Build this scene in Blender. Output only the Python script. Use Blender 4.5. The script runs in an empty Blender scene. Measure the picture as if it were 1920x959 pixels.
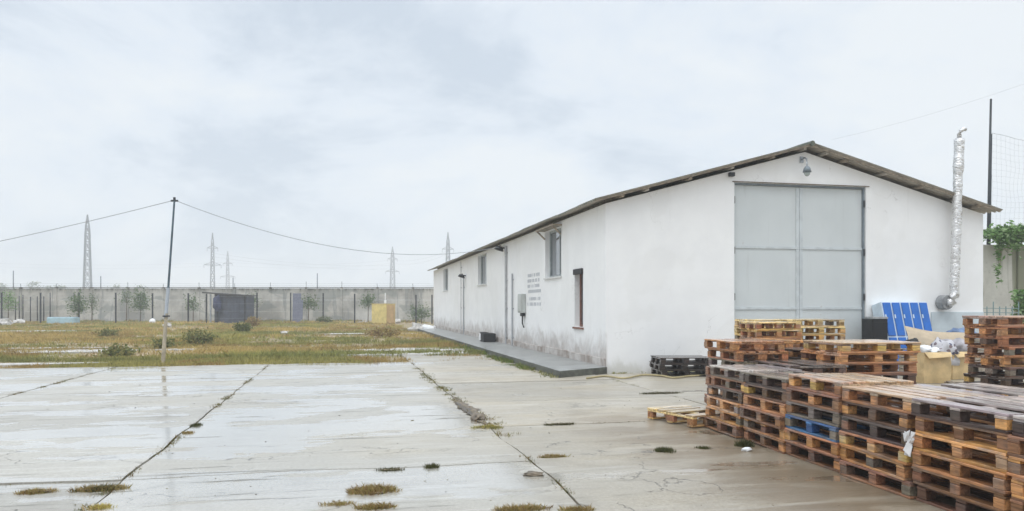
import bpy, bmesh, math, random
import numpy as np
from mathutils import Vector, Matrix, noise as mnoise

R = math.radians
random.seed(7)
np.random.seed(7)
S = bpy.context.scene
COL = S.collection

# ------------------------------------------------------------------ camera
H = 1.65
F = 1440.0
HOR = 575.0
cam_d = bpy.data.cameras.new('camera')
cam = bpy.data.objects.new('camera', cam_d)
COL.objects.link(cam)
cam.location = (0, 0, H)
cam.rotation_euler = (R(90), 0, 0)
cam_d.sensor_width = 36
cam_d.lens = 36 * F / 1920
cam_d.shift_y = (HOR - 479.5) / 1920
cam_d.clip_start = 0.1
cam_d.clip_end = 5000
S.camera = cam

# ------------------------------------------------------------------ world: overcast sky
SUN_EL, SUN_ROT = R(64), R(200)
w = bpy.data.worlds.new('World')
S.world = w
w.use_nodes = True
nt = w.node_tree
nt.nodes.clear()
L = nt.links.new
out = nt.nodes.new('ShaderNodeOutputWorld')
sky = nt.nodes.new('ShaderNodeTexSky')
sky.sky_type = 'NISHITA'
sky.sun_disc = False
sky.sun_elevation = SUN_EL
sky.sun_rotation = SUN_ROT
bg1 = nt.nodes.new('ShaderNodeBackground')
bg1.inputs[1].default_value = 0.10
L(sky.outputs[0], bg1.inputs[0])
tc = nt.nodes.new('ShaderNodeTexCoord')
sep = nt.nodes.new('ShaderNodeSeparateXYZ')
L(tc.outputs['Generated'], sep.inputs[0])
def wmath(op, a, b=None, c=None):
    n = nt.nodes.new('ShaderNodeMath'); n.operation = op
    for i, v in enumerate((a, b, c)):
        if v is None: continue
        if isinstance(v, (int, float)): n.inputs[i].default_value = v
        else: L(v, n.inputs[i])
    return n.outputs[0]
zc = wmath('MAXIMUM', sep.outputs[2], 0.0)
den = wmath('ADD', zc, 0.42)
comb = nt.nodes.new('ShaderNodeCombineXYZ')
L(wmath('DIVIDE', sep.outputs[0], den), comb.inputs[0])
L(wmath('DIVIDE', sep.outputs[1], den), comb.inputs[1])
comb.inputs[2].default_value = 3.3
n1 = nt.nodes.new('ShaderNodeTexNoise')
n1.inputs['Scale'].default_value = 1.9
n1.inputs['Detail'].default_value = 7
n1.inputs['Roughness'].default_value = 0.58
n1.inputs['Distortion'].default_value = 0.35
L(comb.outputs[0], n1.inputs['Vector'])
# a broad darker bank of cloud left of the centre
def bank(dirv, w0, w1):
    dv = Vector(dirv).normalized()
    d = nt.nodes.new('ShaderNodeVectorMath'); d.operation = 'DOT_PRODUCT'
    L(tc.outputs['Generated'], d.inputs[0]); d.inputs[1].default_value = dv
    m = nt.nodes.new('ShaderNodeMapRange'); m.interpolation_type = 'SMOOTHSTEP'
    m.inputs['From Min'].default_value = w0; m.inputs['From Max'].default_value = w1
    L(d.outputs['Value'], m.inputs['Value'])
    return m.outputs[0]
b1 = bank((-0.22, 1, 0.26), 0.955, 0.995)
b2 = bank((-0.40, 1, 0.36), 0.97, 0.999)
dens = wmath('ADD', n1.outputs[0], wmath('MULTIPLY', wmath('MAXIMUM', b1, b2), -0.085))
cr = nt.nodes.new('ShaderNodeValToRGB')
e = cr.color_ramp.elements
e[0].position = 0.36; e[0].color = (0.49, 0.56, 0.645, 1)
e[1].position = 0.57; e[1].color = (0.695, 0.735, 0.77, 1)
mid = cr.color_ramp.elements.new(0.46); mid.color = (0.625, 0.685, 0.755, 1)
L(dens, cr.inputs[0])
# overcast skies are brighter overhead
zr = nt.nodes.new('ShaderNodeMapRange')
zr.interpolation_type = 'SMOOTHSTEP'
zr.inputs['From Min'].default_value = 0.36; zr.inputs['From Max'].default_value = 0.95
zr.inputs['To Min'].default_value = 1.0; zr.inputs['To Max'].default_value = 2.3
L(sep.outputs[2], zr.inputs['Value'])
bg2 = nt.nodes.new('ShaderNodeBackground')
L(cr.outputs[0], bg2.inputs[0])
L(zr.outputs[0], bg2.inputs[1])
mx = nt.nodes.new('ShaderNodeMixShader')
mx.inputs[0].default_value = 0.95
L(bg1.outputs[0], mx.inputs[1]); L(bg2.outputs[0], mx.inputs[2])
L(mx.outputs[0], out.inputs[0])

sun_d = bpy.data.lights.new('sun', 'SUN')
sun_d.energy = 0.9
sun_d.angle = R(35)
sun_d.color = (1.0, 0.97, 0.93)
sun = bpy.data.objects.new('sun', sun_d)
COL.objects.link(sun)
sun.rotation_euler = (R(26), 0, R(-20))

S.view_settings.view_transform = 'Standard'
S.view_settings.look = 'None'
S.view_settings.exposure = 0.34
S.view_settings.gamma = 1.0
S.view_settings.use_curve_mapping = False
S.render.engine = 'CYCLES'
S.cycles.volume_bounces = 2
S.cycles.max_bounces = 8

# ------------------------------------------------------------------ helpers
def G(px, py):                       # ground point seen at a pixel of the photograph
    d = F * H / (py - HOR)
    return Vector(((px - 960) / F * d, d, 0))
def P(px, d, z=0.0):                 # point at distance d on a picture column
    return Vector(((px - 960) / F * d, d, z))
def Zat(py, d):
    return H - (py - HOR) / F * d

def tag(o, label=None, cat=None, group=None, kind=None):
    if label: o['label'] = label
    if cat: o['category'] = cat
    if group: o['group'] = group
    if kind: o['kind'] = kind
    return o
def empty(name, loc=(0, 0, 0), rz=0.0, label=None, cat=None, group=None):
    o = bpy.data.objects.new(name, None)
    o.empty_display_size = 0.2
    COL.objects.link(o)
    o.location = loc
    o.rotation_euler = (0, 0, rz)
    return tag(o, label, cat, group)
def link(name, me, m=None, parent=None, loc=None, rot=None):
    o = bpy.data.objects.new(name, me)
    COL.objects.link(o)
    if m is not None and not me.materials: me.materials.append(m)
    if parent: o.parent = parent
    if loc is not None: o.location = loc
    if rot is not None: o.rotation_euler = rot
    return o

class MB:
    def __init__(s): s.bm = bmesh.new()
    def box(s, x0, x1, y0, y1, z0, z1, bev=0.0, M=None, jit=0.0):
        vs = [Vector((x, y, z)) for x in (x0, x1) for y in (y0, y1) for z in (z0, z1)]
        if jit: vs = [v + Vector((random.uniform(-jit, jit),) * 1 + (random.uniform(-jit, jit), random.uniform(-jit, jit))) for v in vs]
        if M: vs = [M @ v for v in vs]
        b = [s.bm.verts.new(v) for v in vs]
        fs = [s.bm.faces.new([b[i] for i in f]) for f in ((0, 1, 3, 2), (4, 6, 7, 5), (0, 4, 5, 1), (2, 3, 7, 6), (0, 2, 6, 4), (1, 5, 7, 3))]
        if bev:
            es = list({e for f in fs for e in f.edges})
            bmesh.ops.bevel(s.bm, geom=es, offset=bev, segments=1, affect='EDGES', profile=0.5)
        return s
    def poly(s, pts):
        s.bm.faces.new([s.bm.verts.new(p) for p in pts]); return s
    def prism(s, pts, h, M=None):      # polygon in xy extruded up by h
        n = len(pts)
        lo = [Vector((p[0], p[1], p[2] if len(p) > 2 else 0)) for p in pts]
        hi = [p + Vector((0, 0, h)) for p in lo]
        if M: lo = [M @ p for p in lo]; hi = [M @ p for p in hi]
        a = [s.bm.verts.new(p) for p in lo]; b = [s.bm.verts.new(p) for p in hi]
        s.bm.faces.new(a[::-1]); s.bm.faces.new(b)
        for i in range(n):
            s.bm.faces.new((a[i], a[(i + 1) % n], b[(i + 1) % n], b[i]))
        return s
    def tube(s, pts, r, seg=8, r1=None, cap=True):
        pts = [Vector(p) for p in pts]
        n = len(pts); rings = []
        up = Vector((0, 0, 1))
        for i, p in enumerate(pts):
            t = (pts[min(i + 1, n - 1)] - pts[max(i - 1, 0)]).normalized()
            ref = up if abs(t.dot(up)) < 0.95 else Vector((1, 0, 0))
            a = t.cross(ref).normalized(); b = t.cross(a)
            rr = r[i] if isinstance(r, (list, tuple)) else (r if r1 is None else r + (r1 - r) * i / (n - 1))
            rings.append([s.bm.verts.new(p + (a * math.cos(q) + b * math.sin(q)) * rr) for q in [2 * math.pi * k / seg for k in range(seg)]])
        for i in range(n - 1):
            for k in range(seg):
                s.bm.faces.new((rings[i][k], rings[i][(k + 1) % seg], rings[i + 1][(k + 1) % seg], rings[i + 1][k]))
        if cap:
            s.bm.faces.new(rings[0][::-1]); s.bm.faces.new(rings[-1])
        return s
    def bar(s, a, b, t):               # square bar
        return s.tube([a, b], t * 0.7071, seg=4)
    def mesh(s, name, smooth=False):
        bmesh.ops.recalc_face_normals(s.bm, faces=s.bm.faces)
        me = bpy.data.meshes.new(name)
        s.bm.to_mesh(me); s.bm.free()
        if smooth:
            for p in me.polygons: p.use_smooth = True
        return me
    def build(s, name, m, parent=None, smooth=False, loc=None, rot=None):
        return link(name, s.mesh(name, smooth), m, parent, loc, rot)

# ------------------------------------------------------------------ materials
class N:
    def __init__(s, name):
        s.m = bpy.data.materials.new(name); s.m.use_nodes = True
        s.t = s.m.node_tree; s.t.nodes.clear()
        s.out = s.t.nodes.new('ShaderNodeOutputMaterial')
        s.p = s.t.nodes.new('ShaderNodeBsdfPrincipled')
        s.t.links.new(s.p.outputs[0], s.out.inputs[0])
    def set(s, sock, v):
        if isinstance(v, bpy.types.NodeSocket): s.t.links.new(v, sock)
        elif isinstance(v, (tuple, list)) and sock.type == 'RGBA' and len(v) == 3: sock.default_value = (*v, 1)
        else: sock.default_value = v
    def P(s, **k):
        names = dict(color='Base Color', rough='Roughness', metal='Metallic', spec='Specular IOR Level', coat='Coat Weight', coatr='Coat Roughness', normal='Normal', ior='IOR', coatn='Coat Normal', trans='Transmission Weight', sub='Subsurface Weight')
        for a, v in k.items(): s.set(s.p.inputs[names[a]], v)
        return s
    def co(s, kind='Object', scale=(1, 1, 1), rz=0.0, loc=(0, 0, 0)):
        c = s.t.nodes.new('ShaderNodeTexCoord')
        m = s.t.nodes.new('ShaderNodeMapping')
        m.inputs['Scale'].default_value = scale
        m.inputs['Rotation'].default_value = (0, 0, rz)
        m.inputs['Location'].default_value = loc
        s.t.links.new(c.outputs[kind], m.inputs[0])
        return m.outputs[0]
    def noise(s, vec, scale, detail=4, rough=0.55, dist=0.0):
        n = s.t.nodes.new('ShaderNodeTexNoise')
        n.inputs['Scale'].default_value = scale; n.inputs['Detail'].default_value = detail
        n.inputs['Roughness'].default_value = rough; n.inputs['Distortion'].default_value = dist
        s.t.links.new(vec, n.inputs['Vector'])
        return n.outputs[0]
    def vor(s, vec, scale, feature='DISTANCE_TO_EDGE'):
        n = s.t.nodes.new('ShaderNodeTexVoronoi'); n.feature = feature
        n.inputs['Scale'].default_value = scale
        s.t.links.new(vec, n.inputs['Vector'])
        return n.outputs[0]
    def rng(s, v, a, b, c=0.0, d=1.0):
        n = s.t.nodes.new('ShaderNodeMapRange'); n.interpolation_type = 'SMOOTHSTEP'
        for i, x in enumerate((a, b, c, d)): n.inputs[1 + i].default_value = x
        s.t.links.new(v, n.inputs[0])
        return n.outputs[0]
    def mix(s, f, a, b, mode='MIX'):
        n = s.t.nodes.new('ShaderNodeMix'); n.data_type = 'RGBA'; n.blend_type = mode
        s.set(n.inputs[0], f); s.set(n.inputs[6], a); s.set(n.inputs[7], b)
        return n.outputs[2]
    def math(s, op, a, b=0.0):
        n = s.t.nodes.new('ShaderNodeMath'); n.operation = op
        s.set(n.inputs[0], a); s.set(n.inputs[1], b)
        return n.outputs[0]
    def bump(s, h, strength=0.3, dist=0.02):
        n = s.t.nodes.new('ShaderNodeBump')
        n.inputs['Strength'].default_value = strength; n.inputs['Distance'].default_value = dist
        s.t.links.new(h, n.inputs['Height'])
        return n.outputs[0]
    def attr(s, name):
        n = s.t.nodes.new('ShaderNodeAttribute'); n.attribute_name = name
        return n.outputs[0]
    def sep(s, v):
        n = s.t.nodes.new('ShaderNodeSeparateXYZ'); s.t.links.new(v, n.inputs[0]); return n.outputs
    def info(s):
        return s.t.nodes.new('ShaderNodeObjectInfo').outputs

def simple(name, col, rough=0.6, metal=0.0, var=0.25, scale=6.0, bump=0.15, coat=0.0):
    n = N(name)
    v = n.co()
    a = n.noise(v, scale, 5, 0.6)
    f = n.rng(a, 0.3, 0.7)
    lo = tuple(c * (1 - var) for c in col); hi = tuple(min(1, c * (1 + var * 0.7)) for c in col)
    n.P(color=n.mix(f, lo, hi), rough=n.rng(a, 0.3, 0.7, rough * 0.85, min(1, rough * 1.15)), metal=metal, coat=coat)
    if bump: n.P(normal=n.bump(n.noise(v, scale * 6, 4), bump, 0.01))
    return n.m

M = {}
def make_mats():
    # wet concrete of the yard
    ang = math.atan(0.22)
    n = N('wet_concrete')
    geo = n.t.nodes.new('ShaderNodeNewGeometry')
    def gm(scale, loc=(0, 0, 0)):
        m = n.t.nodes.new('ShaderNodeMapping'); m.vector_type = 'TEXTURE'
        m.inputs['Rotation'].default_value = (0, 0, ang); 
        n.t.links.new(geo.outputs['Position'], m.inputs[0])
        m2 = n.t.nodes.new('ShaderNodeMapping'); m2.inputs['Scale'].default_value = scale; m2.inputs['Location'].default_value = loc
        n.t.links.new(m.outputs[0], m2.inputs[0])
        return m2.outputs[0]
    uv = gm((1, 1, 1))
    su = n.sep(uv)
    big = n.noise(gm((0.30, 0.60, 1), (4.2, 1.3, 0)), 1.0, 5, 0.55, 0.4)
    streak = n.noise(gm((0.55, 1.7, 1), (1.2, 0, 0)), 1.0, 7, 0.66, 0.6)
    fine = n.noise(uv, 26, 6, 0.7)
    grit = n.noise(uv, 140, 3, 0.7)
    # the left and middle columns of slabs hold more water than the right one
    wetcol = n.rng(su[0], 2.3, 1.3, 0.0, 1.0)
    wet = n.math('ADD', n.math('MULTIPLY', big, 0.6), n.math('MULTIPLY', streak, 0.4))
    thin = n.noise(gm((0.55, 7.5, 1), (2, 5, 0)), 1.0, 5, 0.6, 0.8)
    wet = n.math('ADD', wet, n.math('MULTIPLY', wetcol, 0.085))
    def band(v0, v1, v2, v3): return n.math('MULTIPLY', n.rng(su[1], v0, v1), n.rng(su[1], v3, v2))
    midcol = n.math('MULTIPLY', n.rng(su[0], -2.2, -1.8), n.rng(su[0], 2.1, 1.5))
    pool = n.math('MULTIPLY', midcol, n.math('MAXIMUM', band(9.2, 10.4, 11.8, 13.6), band(6.2, 6.9, 7.4, 8.2)))
    wet = n.math('ADD', wet, n.math('MULTIPLY', pool, 0.085))
    pud = n.rng(wet, 0.594, 0.616)
    damp = n.rng(wet, 0.40, 0.56)
    base = n.mix(n.rng(fine, 0.32, 0.68), (0.355, 0.325, 0.272), (0.50, 0.47, 0.41))
    base = n.mix(n.math('MULTIPLY', n.rng(n.noise(gm((1.1, 1.5, 1), (9, 2, 0)), 1.0, 6, 0.65, 0.8), 0.50, 0.64), 0.40), base, (0.25, 0.22, 0.175))
    base = n.mix(n.math('MULTIPLY', n.rng(n.noise(gm((0.6, 0.9, 1), (2, 6, 0)), 1.0, 6, 0.7, 0.5), 0.53, 0.62), 0.35), base, (0.56, 0.54, 0.49))
    base = n.mix(n.math('SUBTRACT', 1.0, wetcol), base, n.mix(1.0, base, (0.93, 0.88, 0.80), 'MULTIPLY'))
    base = n.mix(n.math('MULTIPLY', n.rng(grit, 0.40, 0.30), 0.45), base, (0.20, 0.18, 0.15))
    base = n.mix(n.math('MULTIPLY', n.rng(n.noise(uv, 60, 2, 0.5), 0.64, 0.70), 0.6), base, (0.70, 0.68, 0.62))
    base = n.mix(n.math('MULTIPLY', n.rng(n.noise(gm((0.2, 0.35, 1), (7, 3, 0)), 1, 5), 0.45, 0.7), 0.55), base, (0.44, 0.38, 0.28))
    base = n.mix(n.math('MULTIPLY', n.rng(streak, 0.60, 0.72), 0.35), base, (0.36, 0.33, 0.28))
    base = n.mix(n.math('MULTIPLY', damp, 0.25), base, (0.40, 0.39, 0.36))
    base = n.mix(n.math('MULTIPLY', n.math('MULTIPLY', n.rng(thin, 0.60, 0.63), n.rng(n.noise(uv, 0.5, 3), 0.42, 0.54)), n.rng(wetcol, 0.0, 1.0, 0.30, 0.80)), base, (0.12, 0.105, 0.075))
    base = n.mix(n.math('MULTIPLY', n.rng(thin, 0.44, 0.36), 0.30), base, (0.62, 0.61, 0.58))
    # soil washed out from under the pallets
    mudmask = n.math('MULTIPLY', n.rng(su[0], 2.5, 4.3), n.rng(su[1], 12.5, 9.5))
    mudn = n.noise(gm((0.8, 2.2, 1), (3, 8, 0)), 1.0, 6, 0.65, 0.5)
    mud = n.math('MULTIPLY', mudmask, n.rng(mudn, 0.39, 0.54))
    base = n.mix(n.math('MULTIPLY', mud, 0.85), base, (0.135, 0.092, 0.052))
    base = n.mix(n.math('MULTIPLY', mudmask, 0.55), base, (0.27, 0.21, 0.14))
    # cracks
    cv = n.t.nodes.new('ShaderNodeVectorMath'); cv.operation = 'ADD'
    nn = n.t.nodes.new('ShaderNodeTexNoise'); nn.inputs['Scale'].default_value = 1.3; nn.inputs['Detail'].default_value = 5
    n.t.links.new(uv, nn.inputs['Vector']); n.t.links.new(nn.outputs[1], cv.inputs[0])
    n.t.links.new(gm((0.16, 0.36, 1)), cv.inputs[1])
    crk = n.rng(n.vor(cv.outputs[0], 0.8), 0.0, 0.008, 1.0, 0.0)
    crk = n.math('MULTIPLY', crk, n.rng(n.noise(uv, 0.75, 3), 0.49, 0.56))
    base = n.mix(n.math('MULTIPLY', crk, 0.85), base, (0.07, 0.06, 0.045))
    # small dark pits and pebbles
    pit = n.math('MULTIPLY', n.rng(n.vor(uv, 2.2, 'F1'), 0.03, 0.018), n.rng(n.noise(uv, 2.1, 2), 0.5, 0.6))
    base = n.mix(n.math('MULTIPLY', pit, 0.7), base, (0.12, 0.10, 0.08))
    base = n.mix(1.0, base, n.attr('slabtone'), 'MULTIPLY')
    hgt = n.math('ADD', n.math('MULTIPLY', fine, 0.7), n.math('MULTIPLY', grit, 0.3))
    pud = n.math('MULTIPLY', pud, n.rng(thin, 0.66, 0.62))
    hgt = n.math('SUBTRACT', hgt, n.math('MULTIPLY', crk, 0.9))
    bmp = n.t.nodes.new('ShaderNodeBump'); bmp.inputs['Distance'].default_value = 0.012
    n.t.links.new(hgt, bmp.inputs['Height']); n.set(bmp.inputs['Strength'], n.rng(pud, 0, 1, 0.42, 0.0))
    rgh = n.math('SUBTRACT', 0.52, n.math('MULTIPLY', damp, 0.22))
    n.P(color=base, rough=n.mix(pud, rgh, (0.15, 0.15, 0.15)), normal=bmp.outputs[0], coat=n.rng(pud, 0, 1, 0.10, 1.0), coatr=n.rng(pud, 0, 1, 0.25, 0.11), spec=0.5)
    n.p.inputs['Coat IOR'].default_value = 1.36
    M['yard'] = n.m

    n = N('soil')
    v = n.co('Object')
    a = n.noise(v, 0.35, 6, 0.6); b = n.noise(v, 6, 5, 0.7)
    c = n.mix(n.rng(a, 0.35, 0.65), (0.30, 0.225, 0.125), (0.25, 0.215, 0.12))
    c = n.mix(n.rng(n.noise(v, 0.13, 5), 0.5, 0.62), c, (0.40, 0.31, 0.20))
    c = n.mix(n.math('MULTIPLY', n.rng(b, 0.35, 0.7), 0.4), c, (0.17, 0.14, 0.075))
    n.P(color=c, rough=0.9, normal=n.bump(b, 0.8, 0.05)); M['soil'] = n.m

    n = N('painted_render')
    v = n.co('Object')
    s3 = n.sep(v)
    a = n.noise(v, 1.1, 6, 0.6); fine = n.noise(v, 55, 4, 0.65)
    c = n.mix(n.rng(a, 0.3, 0.7), (0.85, 0.85, 0.85), (0.90, 0.90, 0.895))
    # damp and splashed dirt climbing from the foot of the side wall
    side = n.rng(s3[0], 0.06, -0.02)
    edge = n.math('ADD', s3[2], n.math('MULTIPLY', n.math('SUBTRACT', n.noise(v, 1.6, 6, 0.65, 0.6), 0.5), 1.3))
    dirt = n.math('MULTIPLY', n.rng(edge, 1.05, 0.35), side)
    c = n.mix(n.math('MULTIPLY', dirt, 0.92), c, n.mix(n.rng(n.noise(v, 5, 5, 0.7), 0.35, 0.65), (0.46, 0.40, 0.36), (0.33, 0.30, 0.27)))
    foot = n.math('MULTIPLY', n.rng(edge, 0.40, 0.02), n.math('SUBTRACT', 1.0, side))
    c = n.mix(n.math('MULTIPLY', foot, 0.45), c, (0.50, 0.49, 0.42))
    ck = n.t.nodes.new('ShaderNodeVectorMath'); ck.operation = 'ADD'
    cn = n.t.nodes.new('ShaderNodeTexNoise'); cn.inputs['Scale'].default_value = 1.7; cn.inputs['Detail'].default_value = 5
    n.t.links.new(v, cn.inputs['Vector']); n.t.links.new(cn.outputs[1], ck.inputs[0]); n.t.links.new(n.co('Object', (.5, .5, .35)), ck.inputs[1])
    hair = n.math('MULTIPLY', n.rng(n.vor(ck.outputs[0], .9), 0.0, 0.006, 1.0, 0.0), n.rng(n.noise(v, .6, 3), 0.50, 0.60))
    c = n.mix(n.math('MULTIPLY', hair, 0.45), c, (0.38, 0.36, 0.34))
    c = n.mix(n.math('MULTIPLY', n.rng(n.noise(v, .45, 4, .5), 0.52, 0.56), 0.30), c, (0.79, 0.785, 0.77))
    # rain streaks below the verge
    st = n.noise(n.co('Object', (5, 5, 0.35)), 1.0, 5, 0.7)
    c = n.mix(n.math('MULTIPLY', n.math('MULTIPLY', n.rng(st, 0.56, 0.75), n.rng(s3[2], 2.2, 4.6)), 0.22), c, (0.55, 0.54, 0.52))
    n.P(color=c, rough=0.82, normal=n.bump(n.math('ADD', fine, n.math('MULTIPLY', a, 0.6)), 0.28, 0.012)); M['render'] = n.m

    n = N('weathered_wood')
    inf = n.info()
    off = n.t.nodes.new('ShaderNodeVectorMath'); off.operation = 'ADD'
    tcn = n.t.nodes.new('ShaderNodeTexCoord')
    sc = n.t.nodes.new('ShaderNodeVectorMath'); sc.operation = 'SCALE'
    n.t.links.new(inf['Random'], sc.inputs[3]); sc.inputs[0].default_value = (37, 53, 71)
    n.t.links.new(tcn.outputs['Object'], off.inputs[0]); n.t.links.new(sc.outputs[0], off.inputs[1])
    mp = n.t.nodes.new('ShaderNodeMapping'); mp.inputs['Scale'].default_value = (1.6, 16, 16)
    n.t.links.new(off.outputs[0], mp.inputs[0])
    grain = n.noise(mp.outputs[0], 2.2, 6, 0.65, 0.5)
    blot = n.noise(off.outputs[0], 4.5, 5, 0.6)
    brd = n.attr('boardtone')
    c = n.mix(1.0, inf['Color'], brd, 'MULTIPLY')
    c = n.mix(n.rng(grain, 0.33, 0.68), n.mix(1.0, c, (0.55, 0.50, 0.47), 'MULTIPLY'), n.mix(1.0, c, (1.22, 1.18, 1.12), 'MULTIPLY'))
    c = n.mix(n.math('MULTIPLY', n.rng(blot, 0.50, 0.72), 0.65), c, (0.06, 0.04, 0.03))
    gry = n.noise(off.outputs[0], 1.9, 4, 0.6)
    lum = n.t.nodes.new('ShaderNodeRGBToBW'); n.t.links.new(c, lum.inputs[0])
    cg = n.t.nodes.new('ShaderNodeCombineXYZ')
    for i_, f_ in enumerate((1.12, 1.0, .90)): n.t.links.new(n.math('MULTIPLY', lum.outputs[0], f_), cg.inputs[i_])
    c = n.mix(n.math('MULTIPLY', n.rng(gry, 0.50, 0.64), 0.5), c, cg.outputs[0])
    n.P(color=c, rough=n.rng(blot, 0.35, 0.65, 0.62, 0.38), spec=0.4, normal=n.bump(grain, 0.35, 0.006), coat=n.rng(blot, 0.38, 0.58, 0.15, 0.6), coatr=0.25)
    n.p.inputs['Coat IOR'].default_value = 1.33
    M['wood'] = n.m
    wd = n.m.copy(); wd.name = 'wet_deck_wood'
    pn = [x for x in wd.node_tree.nodes if x.type == 'BSDF_PRINCIPLED'][0]
    for l in list(pn.inputs['Coat Weight'].links): wd.node_tree.links.remove(l)
    pn.inputs['Coat Weight'].default_value = 1.0; pn.inputs['Coat Roughness'].default_value = 0.16
    M['wetdeck'] = wd

    n = N('old_concrete_wall')
    v = n.co('Object')
    s3 = n.sep(v)
    a = n.noise(v, 0.30, 6, 0.6); b = n.noise(v, 4, 6, 0.7)
    st = n.noise(n.co('Object', (0.9, 0.9, 0.10)), 1.0, 6, 0.7, 0.5)
    c = n.mix(n.rng(a, 0.38, 0.62), (0.33, 0.315, 0.285), (0.54, 0.52, 0.475))
    c = n.mix(n.math('MULTIPLY', n.rng(st, 0.54, 0.60), 0.75), c, (0.26, 0.265, 0.255))
    c = n.mix(n.math('MULTIPLY', n.rng(n.noise(n.co('Object', (0.28, 0.28, 0.45), 0, (3, 1, 7)), 1.0, 3, 0.5, 0.6), 0.55, 0.595), 0.6), c, (0.25, 0.265, 0.25))
    c = n.mix(n.math('MULTIPLY', n.math('MULTIPLY', n.rng(s3[2], 3.0, 3.65), n.rng(n.noise(n.co('Object', (1.2, 1.2, 0.3)), 1.0, 5, 0.7), 0.44, 0.6)), 0.9), c, (0.10, 0.10, 0.075))
    c = n.mix(n.math('MULTIPLY', n.rng(b, 0.52, 0.75), 0.35), c, (0.20, 0.20, 0.17))
    n.P(color=c, rough=0.9, normal=n.bump(b, 0.4, 0.02)); M['oldwall'] = n.m

    n = N('mossy_concrete')
    v = n.co('Object')
    s3 = n.sep(v)
    a = n.noise(v, 0.9, 6, 0.6); b = n.noise(v, 9, 6, 0.7)
    st = n.noise(n.co('Object', (1.0, 1.0, 0.10)), 1.0, 6, 0.65, 0.6)
    c = n.mix(n.rng(a, 0.35, 0.65), (0.48, 0.46, 0.41), (0.60, 0.58, 0.52))
    c = n.mix(n.math('MULTIPLY', n.rng(st, 0.50, 0.57), 0.85), c, (0.17, 0.175, 0.10))
    c = n.mix(n.math('MULTIPLY', n.rng(b, 0.52, 0.75), 0.4), c, (0.22, 0.215, 0.18))
    n.P(color=c, rough=0.9, normal=n.bump(b, 0.4, 0.02)); M['mossy'] = n.m

    n = N('fibre_cement_roof')
    v = n.co('Object')
    a = n.noise(v, 1.2, 6, 0.65); b = n.noise(v, 22, 4, 0.7)
    c = n.mix(n.rng(a, 0.35, 0.65), (0.085, 0.10, 0.085), (0.20, 0.205, 0.165))
    c = n.mix(n.math('MULTIPLY', n.rng(b, 0.5, 0.72), 0.5), c, (0.10, 0.12, 0.05))
    n.P(color=c, rough=0.85, normal=n.bump(b, 0.3, 0.01)); M['roof'] = n.m

    n = N('foliage')
    tnt = n.attr('tint')
    n.P(color=tnt, rough=0.55, spec=0.3)
    tr = n.t.nodes.new('ShaderNodeBsdfTranslucent'); n.t.links.new(tnt, tr.inputs[0])
    ms = n.t.nodes.new('ShaderNodeMixShader'); ms.inputs[0].default_value = 0.3
    n.t.links.new(n.p.outputs[0], ms.inputs[1]); n.t.links.new(tr.outputs[0], ms.inputs[2]); n.t.links.new(ms.outputs[0], n.out.inputs[0])
    M['leaf'] = n.m

    n = N('crinkled_foil')
    v = n.co('Object')
    a = n.noise(n.co('Object', (6, 6, 9)), 1.0, 5, 0.6, 1.2)
    n.P(color=n.mix(n.rng(a, 0.3, 0.7), (0.62, 0.61, 0.60), (0.86, 0.86, 0.86)), metal=0.75, rough=n.rng(a, 0.3, 0.7, 0.22, 0.42), normal=n.bump(a, 0.9, 0.05)); M['foil'] = n.m

    n = N('window_glass')
    n.P(color=(0.10, 0.12, 0.14), rough=0.08, spec=0.9, coat=0.6, coatr=0.05); M['glass'] = n.m

    n = N('gate_paint')
    v = n.co('Object'); a = n.noise(v, 0.8, 5); b = n.noise(n.co('Object', (6, 6, 0.5)), 1, 5, 0.7)
    c = n.mix(n.rng(a, 0.3, 0.7), (0.57, 0.605, 0.61), (0.62, 0.655, 0.66))
    c = n.mix(n.math('MULTIPLY', n.rng(b, 0.55, 0.75), 0.25), c, (0.36, 0.36, 0.35))
    zz = n.sep(v)[2]
    c = n.mix(n.math('MULTIPLY', n.rng(n.math('ADD', zz, n.math('MULTIPLY', a, 1.5)), 1.9, 0.6), 0.6), c, (0.30, 0.28, 0.24))
    c = n.mix(n.math('MULTIPLY', n.rng(n.noise(n.co('Object', (3, 3, 1.2)), 1, 6, 0.7), 0.66, 0.72), 0.5), c, (0.30, 0.17, 0.09))
    n.P(color=c, rough=0.5, normal=n.bump(a, 0.12, 0.03)); M['gate'] = n.m

    n = N('floral_cloth')
    v = n.co('Object'); a = n.vor(v, 9, 'F1'); b = n.noise(v, 7, 3)
    c = n.mix(n.rng(a, 0.36, 0.46), n.mix(n.rng(b, 0.4, 0.6), (0.07, 0.075, 0.13), (0.20, 0.15, 0.15)), (0.50, 0.49, 0.51))
    n.P(color=c, rough=0.8); M['floral'] = n.m

    M['gatetrim'] = simple('gate_trim', (0.565, 0.605, 0.62), 0.5, 0.0, 0.12, 4)
    M['gateframe'] = simple('gate_frame_paint', (0.20, 0.24, 0.27), 0.5, 0.0, 0.2, 5)
    M['soffit'] = simple('pale_fibre_cement_underside', (0.42, 0.385, 0.33), 0.85, 0, 0.25, 3, 0.2)
    M['agedtimber'] = simple('aged_timber', (0.34, 0.285, 0.22), 0.8, 0, 0.4, 7, 0.3)
    M['darktimber'] = simple('dark_timber', (0.15, 0.115, 0.08), 0.8, 0, 0.4, 7, 0.3)
    M['walk'] = simple('walkway_concrete', (0.27, 0.275, 0.265), 0.5, 0, 0.28, 2.2, 0.4, 0.15)
    M['darksteel'] = simple('dark_steel', (0.035, 0.04, 0.045), 0.55, 0.3, 0.4, 4)
    M['galv'] = simple('galvanised_steel', (0.38, 0.41, 0.44), 0.45, 0.6, 0.2, 4)
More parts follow.
